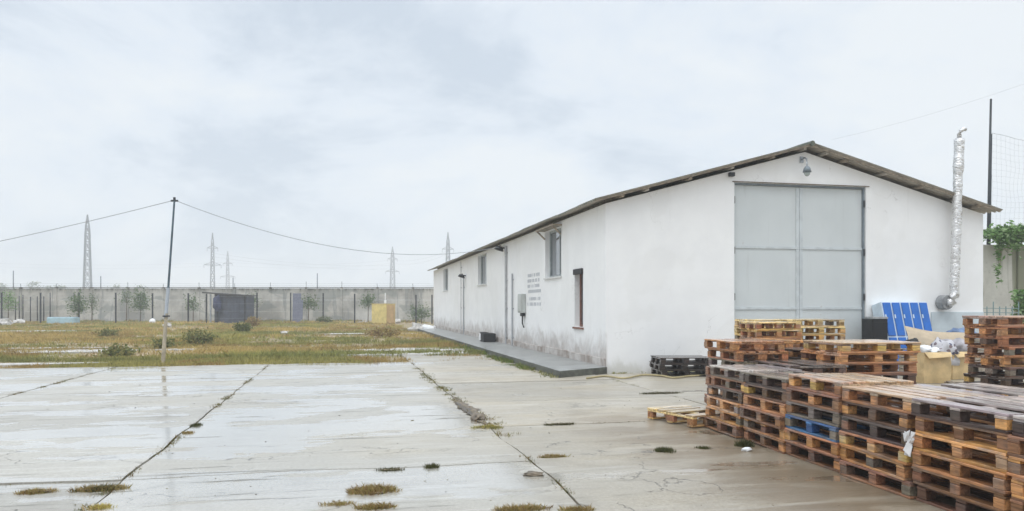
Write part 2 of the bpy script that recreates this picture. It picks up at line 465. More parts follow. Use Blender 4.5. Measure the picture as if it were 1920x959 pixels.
    M['pylon'] = simple('pylon_steel', (0.15, 0.17, 0.20), 0.6, 0.2, 0.2, 0.5, 0)
    M['palepost'] = simple('pale_post_wood', (0.46, 0.40, 0.30), 0.75, 0, 0.3, 5, 0.3)
    M['bluepole'] = simple('pole_blue_steel', (0.09, 0.13, 0.16), 0.5, 0.2, 0.3, 4)
    M['pvc'] = simple('grey_pipe', (0.42, 0.43, 0.44), 0.5, 0, 0.15, 5)
    M['winframe'] = simple('window_frame_grey', (0.33, 0.36, 0.36), 0.5, 0, 0.2, 6)
    M['winwhite'] = simple('window_frame_white', (0.68, 0.68, 0.66), 0.5, 0, 0.15, 6)
    M['brownframe'] = simple('window_frame_brown', (0.20, 0.09, 0.06), 0.55, 0, 0.3, 6)
    M['lockerblue'] = simple('locker_blue', (0.012, 0.14, 0.52), 0.38, 0, 0.15, 3, 0.05)
    M['lockerframe'] = simple('locker_frame', (0.62, 0.72, 0.80), 0.4, 0, 0.12, 3, 0.05)
    M['blackpaint'] = simple('black_paint', (0.009, 0.0095, 0.011), 0.6, 0, 0.3, 4)
    M['card'] = simple('tan_cardboard', (0.52, 0.37, 0.19), 0.75, 0, 0.2, 3, 0.2)
    M['wetcard'] = simple('wet_yellow_cardboard', (0.58, 0.42, 0.21), 0.6, 0, 0.22, 3.5, 0.3)
    M['kraft'] = simple('kraft_board', (0.46, 0.37, 0.26), 0.75, 0, 0.18, 3, 0.2)
    M['whiteplast'] = simple('white_plastic', (0.78, 0.79, 0.80), 0.45, 0, 0.1, 5)
    M['bluetarp'] = simple('blue_tarp', (0.16, 0.24, 0.40), 0.5, 0, 0.3, 6, 0.4)
    M['yellowbox'] = simple('yellow_paint', (0.70, 0.57, 0.22), 0.6, 0, 0.16, 2)
    M['tanside'] = simple('tan_paint', (0.54, 0.36, 0.17), 0.6, 0, 0.16, 2)
    M['shed'] = simple('shed_grey_sheet', (0.075, 0.085, 0.115), 0.6, 0.1, 0.35, 1.6)
    M['stone'] = simple('pale_rubble', (0.50, 0.48, 0.45), 0.85, 0, 0.35, 4, 0.5)
    M['paleblue'] = simple('pale_blue_paint', (0.36, 0.52, 0.58), 0.55, 0, 0.15, 2)
    M['hose'] = simple('yellow_hose', (0.40, 0.33, 0.17), 0.45, 0, 0.2, 6)
    M['bark'] = simple('bark', (0.12, 0.09, 0.06), 0.9, 0, 0.35, 9, 0.4)
    M['lampglass'] = simple('lamp_glass', (0.42, 0.48, 0.47), 0.25, 0, 0.1, 5, 0)
    M['soil2'] = simple('damp_soil', (0.17, 0.125, 0.075), 0.8, 0, 0.4, 12, 0.6)
    M['stencil'] = simple('faded_stencil_paint', (0.50, 0.52, 0.56), 0.8, 0, 0.3, 30)
    M['cable'] = simple('cable_black', (0.09, 0.09, 0.10), 0.6, 0, 0.1, 3, 0)
    M['cablegrey'] = simple('cable_grey', (0.33, 0.35, 0.37), 0.6, 0, 0.1, 3, 0)
    M['mesh'] = simple('net_cord', (0.46, 0.49, 0.52), 0.6, 0, 0.1, 3, 0)
    M['mudmat'] = simple('wet_mud', (0.17, 0.135, 0.095), 0.7, 0, 0.5, 9, 0.9, 0.1)
    M['mudmat2'] = simple('deep_mud', (0.085, 0.068, 0.05), 0.6, 0, 0.5, 14, 0.9, 0.2)
    M['greensteel'] = simple('green_wire', (0.22, 0.30, 0.30), 0.5, 0.2, 0.2, 4, 0)
make_mats()

# ------------------------------------------------------------------ frame of the yard and the building
K = math.sqrt(1 + 0.22 ** 2)
U = Vector((1, 0.22, 0)) / K
V = Vector((-0.22, 1, 0)) / K
ANG = math.atan(0.22)
def UV(u, v, z=0.0):
    p = U * u + V * v
    return Vector((p.x, p.y, z))

# ------------------------------------------------------------------ setting: ground and yard
g = MB(); g.poly([(-1400, -300, 0), (1400, -300, 0), (1400, 2200, 0), (-1400, 2200, 0)])
tag(g.build('ground', M['soil'], loc=(0, 0, -0.035)), kind='structure')

def yard():
    bm = bmesh.new()
    tone = bm.verts.layers.float_color.new('slabtone')
    us = [1.95 + 3.99 * k for k in range(-8, 7)]
    for ci in range(len(us) - 1):
        u0, u1 = us[ci], us[ci + 1]
        if abs(u0 + 2.04) < 0.1: vs = [-7, -3, 2.0, 7.95, 13.9, 19.4, 23.0]
        elif abs(u0 - 1.95) < 0.1: vs = [-7, -2, 3.4, 5.6, 8.1, 10.4, 13.1, 16.4, 19.2, 23.0, 25.2, 28.5, 31]
        elif u0 > 4: vs = [-7, -2, 2.9, 8.0, 12.8, 17.9] + ([23, 28] if u0 > 16 else [])
        else: vs = [-7, -2, 2.6, 7.95, 10.6, 13.3, 16.0, 18.7, 21.0, 22.9]
        for vi in range(len(vs) - 1):
            v0, v1 = vs[vi], vs[vi + 1]
            gx = 0.011
            ov = 0.55 if v1 == vs[-1] and u0 < 4 else 0.0
            nu, nv = 22, 20
            dz = random.uniform(-0.006, 0.006); tx = random.uniform(-0.0012, 0.0012); ty = random.uniform(-0.0012, 0.0012)
            tn = random.uniform(0.82, 1.02)
            grid = []
            for j in range(nv + 1):
                row = []
                for i in range(nu + 1):
                    u = u0 + gx + (u1 - u0 - 2 * gx) * i / nu
                    v = v0 + gx * 0.65 + (v1 - v0 - 1.3 * gx) * j / nv
                    if i in (0, nu): u += 0.05 * mnoise.noise((round(u / 3.99 + .1) * 3.0, v * 0.9, 1)) + 0.016 * mnoise.noise((u * 2, v * 5, 4))
                    if j in (0, nv): v += 0.09 * mnoise.noise((u * 0.8, round(v * 2) * 1.3, 7)) + 0.018 * mnoise.noise((u * 4, v * 2, 2))
                    if j == nv and ov: v += ov * (mnoise.noise((u * 0.9, 3.1, 2)) - 0.1)
                    p = UV(u, v, dz + tx * (u - u0) + ty * (v - v0))
                    b = bm.verts.new(p); b[tone] = (tn, tn, tn * 0.99, 1); row.append(b)
                grid.append(row)
            for j in range(nv):
                for i in range(nu):
                    bm.faces.new((grid[j][i], grid[j][i + 1], grid[j + 1][i + 1], grid[j + 1][i]))
            ring = [grid[0][i] for i in range(nu + 1)] + [grid[j][nu] for j in range(1, nv + 1)] + [grid[nv][i] for i in range(nu - 1, -1, -1)] + [grid[j][0] for j in range(nv - 1, 0, -1)]
            low = []
            for b in ring:
                q = bm.verts.new(b.co - Vector((0, 0, 0.05))); q[tone] = (tn * 0.8,) * 3 + (1,); low.append(q)
            for i in range(len(ring)):
                k = (i + 1) % len(ring)
                bm.faces.new((ring[k], ring[i], low[i], low[k]))
    me = bpy.data.meshes.new('concrete_yard'); bm.to_mesh(me); bm.free()
    return tag(link('concrete_yard', me, M['yard']), kind='structure')
yard()

def blob(name, pts, m, z, kind='structure'):
    b = MB(); b.poly([(p.x, p.y, z) for p in pts])
    return tag(b.build(name, m), kind=kind)
def ragged(c, rx, ry, n=22, rz=0.0, seed=0):
    pts = []
    for i in range(n):
        a = 2 * math.pi * i / n
        r = 1 + 0.38 * mnoise.noise((math.cos(a) * 1.7 + seed, math.sin(a) * 1.7, seed * 2.3)) * 1.6
        x, y = rx * r * math.cos(a), ry * r * math.sin(a)
        pts.append(Vector((c.x + x * math.cos(rz) - y * math.sin(rz), c.y + x * math.sin(rz) + y * math.cos(rz), 0)))
    return pts
# mud lying in the broken joint
def trough(v0, v1, w_, z, m, name, n=30, off=0.0):
    le, ri = [], []
    for k in range(n + 1):
        v = v0 + (v1 - v0) * k / n; t = math.sin(math.pi * k / n) ** .6
        c_ = 1.95 + .05 * mnoise.noise((0 + 3.0, v * .9, 1)) + off
        le.append(UV(c_ - w_ * t * (.55 + .9 * abs(mnoise.noise((v * 4, 1, 3)))), v)); ri.append(UV(c_ + w_ * t * (.4 + 1.5 * abs(mnoise.noise((v * 3.1, 7, 3)))), v))
    return blob(name, le + ri[::-1], m, z)
trough(10.5, 13.9, .16, .012, M['mudmat'], 'mud_patch')
trough(10.9, 13.2, .07, .015, M['mudmat2'], 'mud_patch', 30, -.05)
# remains of old concrete slabs showing in the rough grass
for i, (px, py, rx, ry) in enumerate([(60, 660, 3.2, 1.0), (150, 653, 2.4, 0.5), (20, 622, 3.5, 1.4), (300, 605, 5.5, 3), (215, 603, 3.5, 3), (480, 601, 4, 3), (740, 657, 2.6, 0.9), (790, 664, 1.8, 0.6), (680, 604, 3, 3), (700, 664, 1.8, 0.5), (30, 684, 2.2, 0.35), (760, 626, 3.5, 1.2), (370, 655, 1.6, 0.35)]):
    c = G(px, py)
    b = MB(); b.prism([(p.x, p.y, -0.04) for p in ragged(c, rx, ry, 18, ANG, i + 9)], 0.055 + 0.01 * (i % 3))
    tag(b.build('old_slab', M['stone']), kind='structure')

# walkway along the side wall
wk = MB()
wk.prism([(4.86, 17.0), (6.33, 17.9), (6.33, 56), (4.86, 56)], 0.17 + 0.03)
wo = wk.build('walkway', M['walk'], loc=(0, 0, -0.03), rot=(0, 0, ANG))
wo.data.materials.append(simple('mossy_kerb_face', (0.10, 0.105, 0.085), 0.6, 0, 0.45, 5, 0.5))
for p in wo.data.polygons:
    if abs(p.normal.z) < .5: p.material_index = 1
bv = wo.modifiers.new('edge', 'BEVEL'); bv.width = 0.02; bv.segments = 2
tag(wo, kind='structure')

# ------------------------------------------------------------------ the white building
B0 = UV(6.35, 18.06)
BL, BW = 37.0, 11.05        # length of the side, width of the gable
ZE, ZR, UR = 4.2, 5.71, 5.50
bld = empty('white_warehouse', B0, ANG, 'long white rendered warehouse with a low gabled corrugated roof and grey double gate', 'warehouse')

def wall_mesh():
    b = MB()
    # side wall in the plane u = 0 with window holes: (v0, v1, z0, z1)
    holes = WIN
    vs = sorted({0, BL} | {h[0] for h in holes} | {h[1] for h in holes})
    zs = sorted({-0.1, ZE} | {h[2] for h in holes} | {h[3] for h in holes})
    bm = b.bm
    def quad(a, c, d, e): bm.faces.new([bm.verts.new(Vector(x)) for x in (a, c, d, e)])
    for i in range(len(vs) - 1):
        for j in range(len(zs) - 1):
            vm, zm = (vs[i] + vs[i + 1]) / 2, (zs[j] + zs[j + 1]) / 2
            if any(h[0] < vm < h[1] and h[2] < zm < h[3] for h in holes): continue
            quad((0, vs[i], zs[j]), (0, vs[i + 1], zs[j]), (0, vs[i + 1], zs[j + 1]), (0, vs[i], zs[j + 1]))
    for v0, v1, z0, z1 in holes:
        dp = 0.28
        quad((0, v0, z0), (dp, v0, z0), (dp, v0, z1), (0, v0, z1))
        quad((0, v1, z0), (dp, v1, z0), (dp, v1, z1), (0, v1, z1))
        quad((0, v0, z0), (0, v1, z0), (dp, v1, z0), (dp, v0, z0))
        quad((0, v0, z1), (0, v1, z1), (dp, v1, z1), (dp, v0, z1))
    # gable front in the plane v = 0 with the gate opening
    g0, g1, gz = GATE
    fr = lambda u, z: (u, 0, z)
    zt = lambda u: ZE + (ZR - ZE) * u / UR if u <= UR else ZR + (4.22 - ZR) * (u - UR) / (BW - UR)
    quad(fr(0, -.1), fr(g0, -.1), fr(g0, zt(g0)), fr(0, zt(0)))
    quad(fr(g0, gz), fr(UR, gz), fr(UR, ZR), fr(g0, zt(g0)))
    quad(fr(UR, gz), fr(g1, gz), fr(g1, zt(g1)), fr(UR, ZR))
    quad(fr(g1, -.1), fr(BW, -.1), fr(BW, 4.22), fr(g1, zt(g1)))
    for u in (g0, g1): quad((u, 0, -.1), (u, .3, -.1), (u, .3, gz), (u, 0, gz))
    quad((g0, 0, gz), (g1, 0, gz), (g1, .3, gz), (g0, .3, gz))
    # right and back
    quad((BW, 0, -.1), (BW, BL, -.1), (BW, BL, 4.22), (BW, 0, 4.22))
    bm.faces.new([bm.verts.new(Vector(x)) for x in ((0, BL, -.1), (BW, BL, -.1), (BW, BL, 4.22), (UR, BL, ZR), (0, BL, ZE))])
    bmesh.ops.remove_doubles(bm, verts=bm.verts, dist=0.0005)
    return b.mesh('wall')
def dv(px):                         # side-wall coordinate v for a picture column
    d = 9360 / (px - 643)
    return (d - 19.0) * K
WIN = [(dv(1052), dv(1022), 2.56, 4.05), (dv(1093), dv(1077), 1.08, 2.62), (dv(912), dv(896), 2.68, 4.08), (dv(840), dv(831), 2.66, 4.05)]
GATE = (3.48, 7.34, 4.85)
link('wall', wall_mesh(), M['render'], bld)

# windows
for i, (v0, v1, z0, z1) in enumerate(WIN):
    low = i == 1
    f = MB()
    t = 0.07
    x0, x1 = 0.15, 0.23
    f.box(x0, x1, v0, v0 + t, z0, z1); f.box(x0, x1, v1 - t, v1, z0, z1)
    f.box(x0, x1, v0 + t, v1 - t, z0, z0 + t); f.box(x0, x1, v0 + t, v1 - t, z1 - t, z1)
    if not low:
        vm = v0 + (v1 - v0) * 0.38
        f.box(x0 + .005, x1 - .005, vm - .035, vm + .035, z0 + t, z1 - t)
    wn = empty('window', (0, 0, 0)); wn.parent = bld
    bpy.data.objects.remove(wn)
    wn = f.build('window', M['brownframe'] if low else M['winframe'], bld)
    if low: wn['label'] = 'narrow low window with a brown frame'
    p = MB(); p.box(0.185, 0.195, v0 + t, v1 - t, z0 + t, z1 - t); p.build('pane', M['glass'], wn)
    s = MB(); s.box(-0.05, 0.15, v0 - .06, v1 + .06, z0 - .05, z0 - 0.002); s.build('sill', M['brownframe'] if low else M['winwhite'], wn)
    if i == 0 or low:
        h = MB()
        if low: h.box(-0.05, -0.004, v0 - .01, v1 + .01, z1 - .09, z1 + .07, 0.015)
        else:
            h.box(-0.30, -0.004, v0 - .1, v1 + .1, z1 + .002, z1 + .05)
            h.bar((-0.27, v0, z1), (-0.01, v0, z1 - .25), .04); h.bar((-0.27, v1, z1), (-0.01, v1, z1 - .25), .04)
        h.build('canopy', M['blackpaint'] if low else M['agedtimber'], wn)

# plinth of the side wall, a low raised band, and the pale painted panel at the right of the front
q = MB()
for k in range(12):
    a = 0.02 + k * 3.05
    q.box(-0.035 - 0.006 * (k % 2), 0.0 - 0.002, a, min(a + 3.03, BL), -0.1, 0.36 + 0.02 * math.sin(k * 2.1), 0.008)
pm = N('damp_plinth'); v = pm.co(); a_ = pm.noise(v, 2.2, 6, 0.65, 0.5)
pm.P(color=pm.mix(pm.rng(a_, 0.35, 0.65), (0.30, 0.25, 0.215), (0.56, 0.53, 0.50)), rough=0.85, normal=pm.bump(pm.noise(v, 14, 5, 0.7), 0.5, 0.02))
q.build('plinth', pm.m, bld)
q = MB(); q.box(9.35, 11.03, -0.05, -0.003, -0.1, 1.50, 0.01); o = q.build('plinth', simple('pale_grey_paint', (0.56, 0.62, 0.65), 0.7, 0, 0.1, 2), bld)
o['label'] = 'pale grey painted panel at the right of the front'

# gate
gt = MB()
g0, g1, gz = GATE
gm_ = (g0 + g1) / 2
fr = MB(); fr.box(g0 + .002, g0 + .035, .06, .2, -.05, gz - .002); fr.box(g1 - .045, g1 - .002, .06, .2, -.05, gz - .002); fr.box(g0 + .036, g1 - .046, .06, .2, gz - .05, gz - .002)
gate = fr.build('gate_frame', M['gateframe'], bld)
for (a, c) in ((g0 + .04, gm_ - .005), (gm_ + .005, g1 - .05)):
    lf = MB(); lf.box(a, c, .12, .16, .03, gz - .055)
    leaf = lf.build('gate_leaf', M['gate'], bld)
    for z in (1.60, 3.19):
        r = MB(); r.box(a + .002, c - .002, .095, .118, z - .03, z + .03); r.build('rail', M['gatetrim'], leaf)
    r = MB()
    ed = c if c < gm_ else a
    e0, e1 = (ed - .09, ed) if c < gm_ else (ed, ed + .09)
    r.box(e0, e1, .100, .117, .04, gz - .07); r.build('stile', M['gatetrim'], leaf)
    for z in (.5, 1.9, 3.1, 4.4):
        x = a - .02 if c < gm_ else c + .02
        r = MB(); r.tube([(x, .045, z - .09), (x, .045, z + .09)], .022); r.build('hinge', M['darksteel'], leaf)
q = MB(); q.box(g0 - .06, g1 + .08, -.03, -.003, gz + .003, gz + .022); q.build('lintel', M['darktimber'], bld)

# roof: two corrugated slopes
def slope(ua, za, ub, zb, name):
    bm = bmesh.new()
    n = 1500; v0, v1 = -0.36, BL + .4
    rows = []
    nseg = 4
    for i in range(n + 1):
        v = v0 + (v1 - v0) * i / n
        wv = 0.024 * math.cos(2 * math.pi * v / 0.177)
        sag = 0.02 * mnoise.noise((v * 0.35, 1.7, ua))
        r = []
        for k in range(nseg + 1):
            f = k / nseg
            jag = 0.03 * mnoise.noise((math.floor(v / 1.06) * 7.1, ub, 3)) if k == nseg else 0
            r.append(bm.verts.new((ua + (ub - ua) * f + jag, v, za + (zb - za) * f + wv + sag)))
        rows.append(r)
    for i in range(n):
        for k in range(nseg): bm.faces.new((rows[i][k], rows[i + 1][k], rows[i + 1][k + 1], rows[i][k + 1]))
    bmesh.ops.recalc_face_normals(bm, faces=bm.faces)
    me = bpy.data.meshes.new(name); bm.to_mesh(me); bm.free()
    for p in me.polygons: p.use_smooth = True
    o = link(name, me, M['roof'], bld)
    me.materials.append(M['soffit'])
    up_ = sum(p.normal.z for p in me.polygons) > 0
    s = o.modifiers.new('thick', 'SOLIDIFY'); s.thickness = 0.012; s.offset = -1 if up_ else 1
    if up_: s.material_offset = 1
    else:
        for p in me.polygons: p.flip()
        s.offset = -1; s.material_offset = 1
    s.material_offset_rim = 0
    return o
TH = 0.155
mL = (ZR - ZE) / UR
mR = (ZR - 4.22) / (BW - UR)
slope(UR, ZR + TH, -0.40, ZE - 0.40 * mL + TH, 'roof_slope')
slope(UR, ZR + TH + .004, BW + 0.30, 4.22 - 0.30 * mR + TH, 'roof_slope')
q = MB()
q.tube([(UR, v, ZR + TH + .012 + .010 * math.sin(v * 2.9)) for v in [-.36 + (BL + .9) * i / 60 for i in range(61)]], .07, seg=8)
q.build('ridge_cap', M['roof'], bld)
# timber under the roof: purlins that run the length and stick out at the gable, and the verge board
for (ua, m_, z_e) in ((0.0, mL, ZE), (BW, -mR, 4.22)):
    sgn = 1 if ua == 0 else -1
    for k, f in enumerate((0.35, 1.0, 2.15, 3.3, 4.45, 5.35)):
        if ua > 0 and k == 5: f = 5.05
        u = ua + sgn * f
        z = z_e + abs(m_) * f
        q = MB(); q.box(u - .04, u + .04, -.25, BL + .35, z + .045, z + .118)
        q.build('purlin', M['soffit'] if k % 2 else M['agedtimber'], bld)
for (ua, ub, za, zb) in ((-0.36, UR, ZE - .36 * mL, ZR), (UR, BW + .26, ZR, 4.22 - .26 * mR)):
    q = MB()
    vs = [(ua, -.27, za + .095), (ub, -.27, zb + .095), (ub, -.27, zb + .128), (ua, -.27, za + .128)]
    a = [q.bm.verts.new(Vector(x) - Vector((0, .035, 0))) for x in vs]; b = [q.bm.verts.new(Vector(x) - Vector((0, .005, 0))) for x in vs]
    q.bm.faces.new(a); q.bm.faces.new(b[::-1])
    for i in range(4): q.bm.faces.new((a[i], b[i], b[(i + 1) % 4], a[(i + 1) % 4]))
    q.build('verge_board', M['agedtimber'], bld)

# conduits, lamps and the meter box on the side wall
def conduit(px, z0, z1, r=.03, mt='pvc'):
    v = dv(px); q = MB()
    q.tube([(-.06, v, z0), (-.06, v, z1)], r)
    for z in np.arange(z0 + .3, z1, 1.1): q.box(-.075 - r * .3, -.004, v - r * 1.5, v + r * 1.5, z - .02, z + .02)
    return q.build('downpipe', M[mt], bld)
conduit(951, .17, 4.05, .045); conduit(963, .17, 2.9, .03, 'cablegrey'); conduit(871, .17, 3.2, .03, 'cablegrey')
conduit(866, .17, 4.1, .02)
def bulkhead(px, z):
    v = dv(px); q = MB()
    q.box(-.20, -.004, v - .03, v + .03, z - .03, z + .03)
    q.tube([(-.18, v, z + .10), (-.20, v, z + .04), (-.24, v, z - .09)], [.06, .14, .20], seg=12)
    return q.build('wall_lamp', M['blackpaint'], bld, True)
bulkhead(873, 3.28); bulkhead(946, 4.0)
v = dv(982)
q = MB(); q.box(-.16, -.004, v - .34, v + .30, 1.42, 2.10, .015); mb = q.build('meter_box', simple('meter_box_grey', (0.46, 0.48, 0.46), 0.5, 0, .12, 3), bld)
q = MB(); q.box(-.178, -.162, v - .29, v + .25, 1.48, 2.04, .006); q.build('door', simple('meter_door_grey', (0.52, 0.54, 0.52), .5, 0, .1, 3), mb)
q = MB(); q.box(-.14, -.02, v - .26, v + .02, 1.30, 1.415, .01); q.tube([(-.08, v - .1, 1.32), (-.08, v - .1, 1.05), (-.05, v - .2, .9)], .025); q.build('cable_gland', M['blackpaint'], mb)
# six rows of faded illegible stencil marks
va, vb = dv(1014), dv(988)
for r_ in range(6):
    q = MB()
    z = 2.78 - r_ * .185 - (.07 if r_ > 3 else 0)
    x = va + random.uniform(.0, .25)
    while x < vb - random.uniform(.02, .3):
        wd = random.uniform(.05, .10)
        for k in range(2):
            zz = z - random.uniform(0, .10); 
            q.box(-.0045, -.0025, x + k * .035, x + k * .035 + .022, z - .11, z)
        zz = z - random.choice((.02, .055, .1)); q.box(-.0048, -.0028, x + .022, x + .035, zz - .018, zz)
        x += .10 if random.random() < .8 else .2
    q.build('stencilled_line', M['stencil'], bld)
# lamp in the gable
ul = 5.4
q = MB()
pts = [(ul, -.02, 5.50), (ul, -.14, 5.53), (ul - .02, -.27, 5.47), (ul - .03, -.30, 5.34), (ul - .03, -.30, 5.24)]
q.tube(pts, .022, seg=6); q.box(ul - .05, ul + .05, -.03, -.004, 5.42, 5.58)
lampo = q.build('gable_lamp', M['galv'], bld)
q = MB(); q.tube([(ul - .03, -.30, 5.27), (ul - .03, -.30, 5.22), (ul - .03, -.30, 5.12)], [.05, .085, .11], seg=14); q.build('lamp_shade', M['gateframe'], lampo, True)
q = MB(); q.tube([(ul - .03, -.30, 5.118), (ul - .03, -.30, 5.06), (ul - .03, -.30, 5.02)], [.08, .07, .03], seg=12); q.build('bulb', M['lampglass'], lampo, True)
q = MB(); q.box(3.30, 3.44, -.12, -.004, 4.98, 5.08, .01); q.build('bracket', M['darksteel'], bld)

# silver flue on the right of the front
def uf(px, off=0.0):                # front-wall coordinate u for a picture column
    a = (px - 960) / F
    s = (19 * a - 2.32) / (1 - .22 * a)
    return s * K
u0 = uf(1779); fl_y = -.30
q = MB()
rs = []; pts = []
for i in range(46):
    z = 1.92 + i * (6.20 - 1.92) / 45
    wob = .018 * mnoise.noise((z * 2.3, 0, 5))
    pts.append((u0 - .10 + .15 * (z - 1.9) / 4 + wob, fl_y + .01 * mnoise.noise((z * 3, 2, 1)), z))
    rs.append(.118 + .016 * mnoise.noise((z * 5.1, 9, 2)) + (.012 if abs(z - 5.35) < .1 or abs(z - 3.95) < .07 else 0) + (.01 if z > 5.4 else 0))
q.tube(pts, rs, seg=18)
flue = q.build('flue_pipe', M['foil'], bld, True); flue['label'] = 'tall flue wrapped in crinkled silver foil'
q = MB()
x, y, z = pts[-1]
q.tube([(x, y, z - .02), (x, y, z + .13), (x + .02, y - .03, z + .21), (x + .08, y - .05, z + .26), (x + .15, y - .06, z + .26)], .058, seg=12); q.build('elbow', M['foil'], flue, True)
q = MB()
q.tube([(u0 - .10, fl_y, 2.02), (u0 - .10, fl_y, 1.9), (u0 - .12, fl_y + .02, 1.80), (u0 - .18, fl_y + .05, 1.75), (u0 - .25, fl_y + .09, 1.75)], .115, seg=14); q.build('bend', M['foil'], flue, True)
q = MB()
rg = [(-.02, .20), (-.22, .20), (-.25, .185), (-.235, .15), (-.14, .12)]
q.tube([(u0 - .25, y_, 1.76) for y_, r_ in rg], [r_ for y_, r_ in rg], seg=22)
for k in range(5):
    a = k * 1.2566; q.box(-.03, .03, -.01, .01, .04, .115, 0, Matrix.Translation((u0 - .25, -.17, 1.76)) @ Matrix.Rotation(a, 4, 'Y'))
q.build('fan_housing', simple('fan_grey', (.30, .31, .32), .5, .4, .35, 9), flue)


# ------------------------------------------------------------------ pallets
TONE = dict(dark=(0.085, 0.054, 0.043), darkbrown=(0.155, 0.085, 0.056), brown=(0.275, 0.138, 0.076), rust=(0.43, 0.20, 0.092), orange=(0.62, 0.325, 0.13), silver=(0.54, 0.48, 0.45), fawn=(0.56, 0.39, 0.27), yellow=(0.66, 0.44, 0.16), pale=(0.74, 0.58, 0.28), grey=(0.22, 0.18, 0.155), black=(0.042, 0.030, 0.025), blue=(0.045, 0.15, 0.36))  # silver: weathered grey wood, paled further for sky sheen on wet top decks
WORD = dict(silver='silvery', fawn='fawn', dark='dark wet', darkbrown='dark brown', brown='brown', rust='reddish brown', orange='orange brown', yellow='yellow', pale='pale yellow', grey='greyish', black='blackened', blue='blue')
PLN, PW, PH = 0.995, 0.80, 0.144

def with_tone(me, rnd):
    at = me.color_attributes.new('boardtone', 'FLOAT_COLOR', 'POINT')
    # one tone for every loose island of the mesh (a board)
    n = len(me.vertices); par = list(range(n))
    def find(i):
        while par[i] != i: par[i] = par[par[i]]; i = par[i]
        return i
    for e in me.edges:
        a, b = find(e.vertices[0]), find(e.vertices[1])
        if a != b: par[a] = b
    tones = {}
    for i in range(n):
        r = find(i)
        if r not in tones:
            t = random.uniform(1 - rnd, 1 + rnd); tones[r] = (t, t * random.uniform(.93, 1.05), t * random.uniform(.85, 1.1), 1)
        at.data[i].color = tones[r]
    return me
def deck_mesh(k):
    b = MB()
    wds = [.142, .098, .142, .098, .142]
    gap = (PW - sum(wds)) / 4; y = -PW / 2
    for i, wd in enumerate(wds):
        if k == 3 and i == 1: y += wd + gap; continue
        cut = (.28 if k == 5 and i == 3 else 0)
        ja, jb = random.uniform(-.012, .008), random.uniform(-.012, .008)
        Mx = Matrix.Rotation(random.uniform(-.006, .006), 4, 'Z')
        b.box(-PLN / 2 - ja + cut, PLN / 2 + jb, y, y + wd, .1225, .144 + random.uniform(-.002, .001), .003, Mx)
        y += wd + gap
    for x in (-PLN / 2 + .056, 0, PLN / 2 - .056):
        b.box(x - .055, x + .055, -PW / 2 + random.uniform(-.005, .01), PW / 2 + random.uniform(-.01, .005), .1005, .1215, .003)
    return with_tone(b.mesh('deck'), .42)
def block_mesh(mid):
    b = MB(); h = .0725 if mid else .05
    b.box(-.052 + random.uniform(-.006, .006), .052, -h, h, .0225, .0995, .005, None, .003)
    return with_tone(b.mesh('block'), .05)
def runner_mesh():
    b = MB(); b.box(-PLN / 2 + random.uniform(-.008, .01), PLN / 2 + random.uniform(-.01, .008), -.049, .049, 0, .0215, .003, Matrix.Rotation(random.uniform(-.006, .006), 4, 'Z'))
    return with_tone(b.mesh('bottom_board'), .2)
DECKS = [deck_mesh(k) for k in range(6)]
BLOCKS = [block_mesh(False) for k in range(5)]; MIDS = [block_mesh(True) for k in range(4)]
RUNS = [runner_mesh() for k in range(5)]
for me in BLOCKS + MIDS + RUNS: me.materials.append(M['wood'])
for me in DECKS: me.materials.append(M['wetdeck'])

def jitter(c, a=.18):
    t = random.uniform(1 - a, 1 + a)
    return (c[0] * t, c[1] * t * random.uniform(.94, 1.06), c[2] * t * random.uniform(.9, 1.1), 1)
def pallet(loc, rz, tone, label, group='wooden pallets stacked in the yard', scale=None, blocktone=None, decktone=None):
    t = empty('pallet', loc, rz, label, 'pallet', group)
    base = TONE[tone]
    if scale: t.scale = scale
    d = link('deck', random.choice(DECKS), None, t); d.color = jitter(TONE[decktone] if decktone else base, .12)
    for y in (-PW / 2 + .05, 0, PW / 2 - .05):
        r = link('bottom_board', random.choice(RUNS), None, t, (0, y, 0)); r.color = jitter(base, .2)
        for x in (-PLN / 2 + .056, 0, PLN / 2 - .056):
            k = link('block', random.choice(MIDS if y == 0 else BLOCKS), None, t, (x, y, 0))
            if random.random() < .5: k.rotation_euler = (0, 0, math.pi)
            bt = base
            if blocktone: bt = TONE[blocktone]
            else:
                if random.random() < .25 and tone not in ('black', 'blue'): bt = TONE[random.choice(('orange', 'yellow', 'brown', 'grey'))]
                if tone == 'blue' : bt = TONE['grey'] if random.random() < .7 else base
            k.color = jitter(bt, .22)
    return t
ORD = ['bottom', 'second', 'third', 'fourth', 'fifth', 'sixth', 'seventh', 'eighth', 'ninth', 'tenth', 'eleventh']
def stack(c, rz, tones, where, level=PH, jit=.017, shift=None, jr=.015, z0=0.0, scale=None, decks=None):
    """tones from the bottom up"""
    n = len(tones)
    for k, tn in enumerate(tones):
        bt = None
        if isinstance(tn, tuple): tn, bt = tn
        pos = 'topmost in' if k == n - 1 else ('lowest in' if k == 0 else ORD[k] + ' from ground in')
        dx, dy = random.gauss(0, jit), random.gauss(0, jit)
        if shift: sx, sy = shift(k); dx += sx; dy += sy
        fx = math.cos(rz) * dx - math.sin(rz) * dy; fy = math.sin(rz) * dx + math.cos(rz) * dy
        sc = (scale or 1, scale or 1, level / PH)
        pallet((c[0] + fx, c[1] + fy, z0 + k * level + .006), rz + random.gauss(0, jr), tn, f'{WORD[tn]} pallet {pos} the {where}', scale=sc, blocktone=bt, decktone=(decks or {}).get(k))
Ex, Nx = Vector((.172, -1, 0)).normalized(), Vector((1, .172, 0)).normalized()
P0 = Vector((2.69, 10.56, 0))
RZ = math.atan2(Ex.y, Ex.x)
PIT = 1.024
def RP(a, n): return P0 + Ex * a + Nx * n
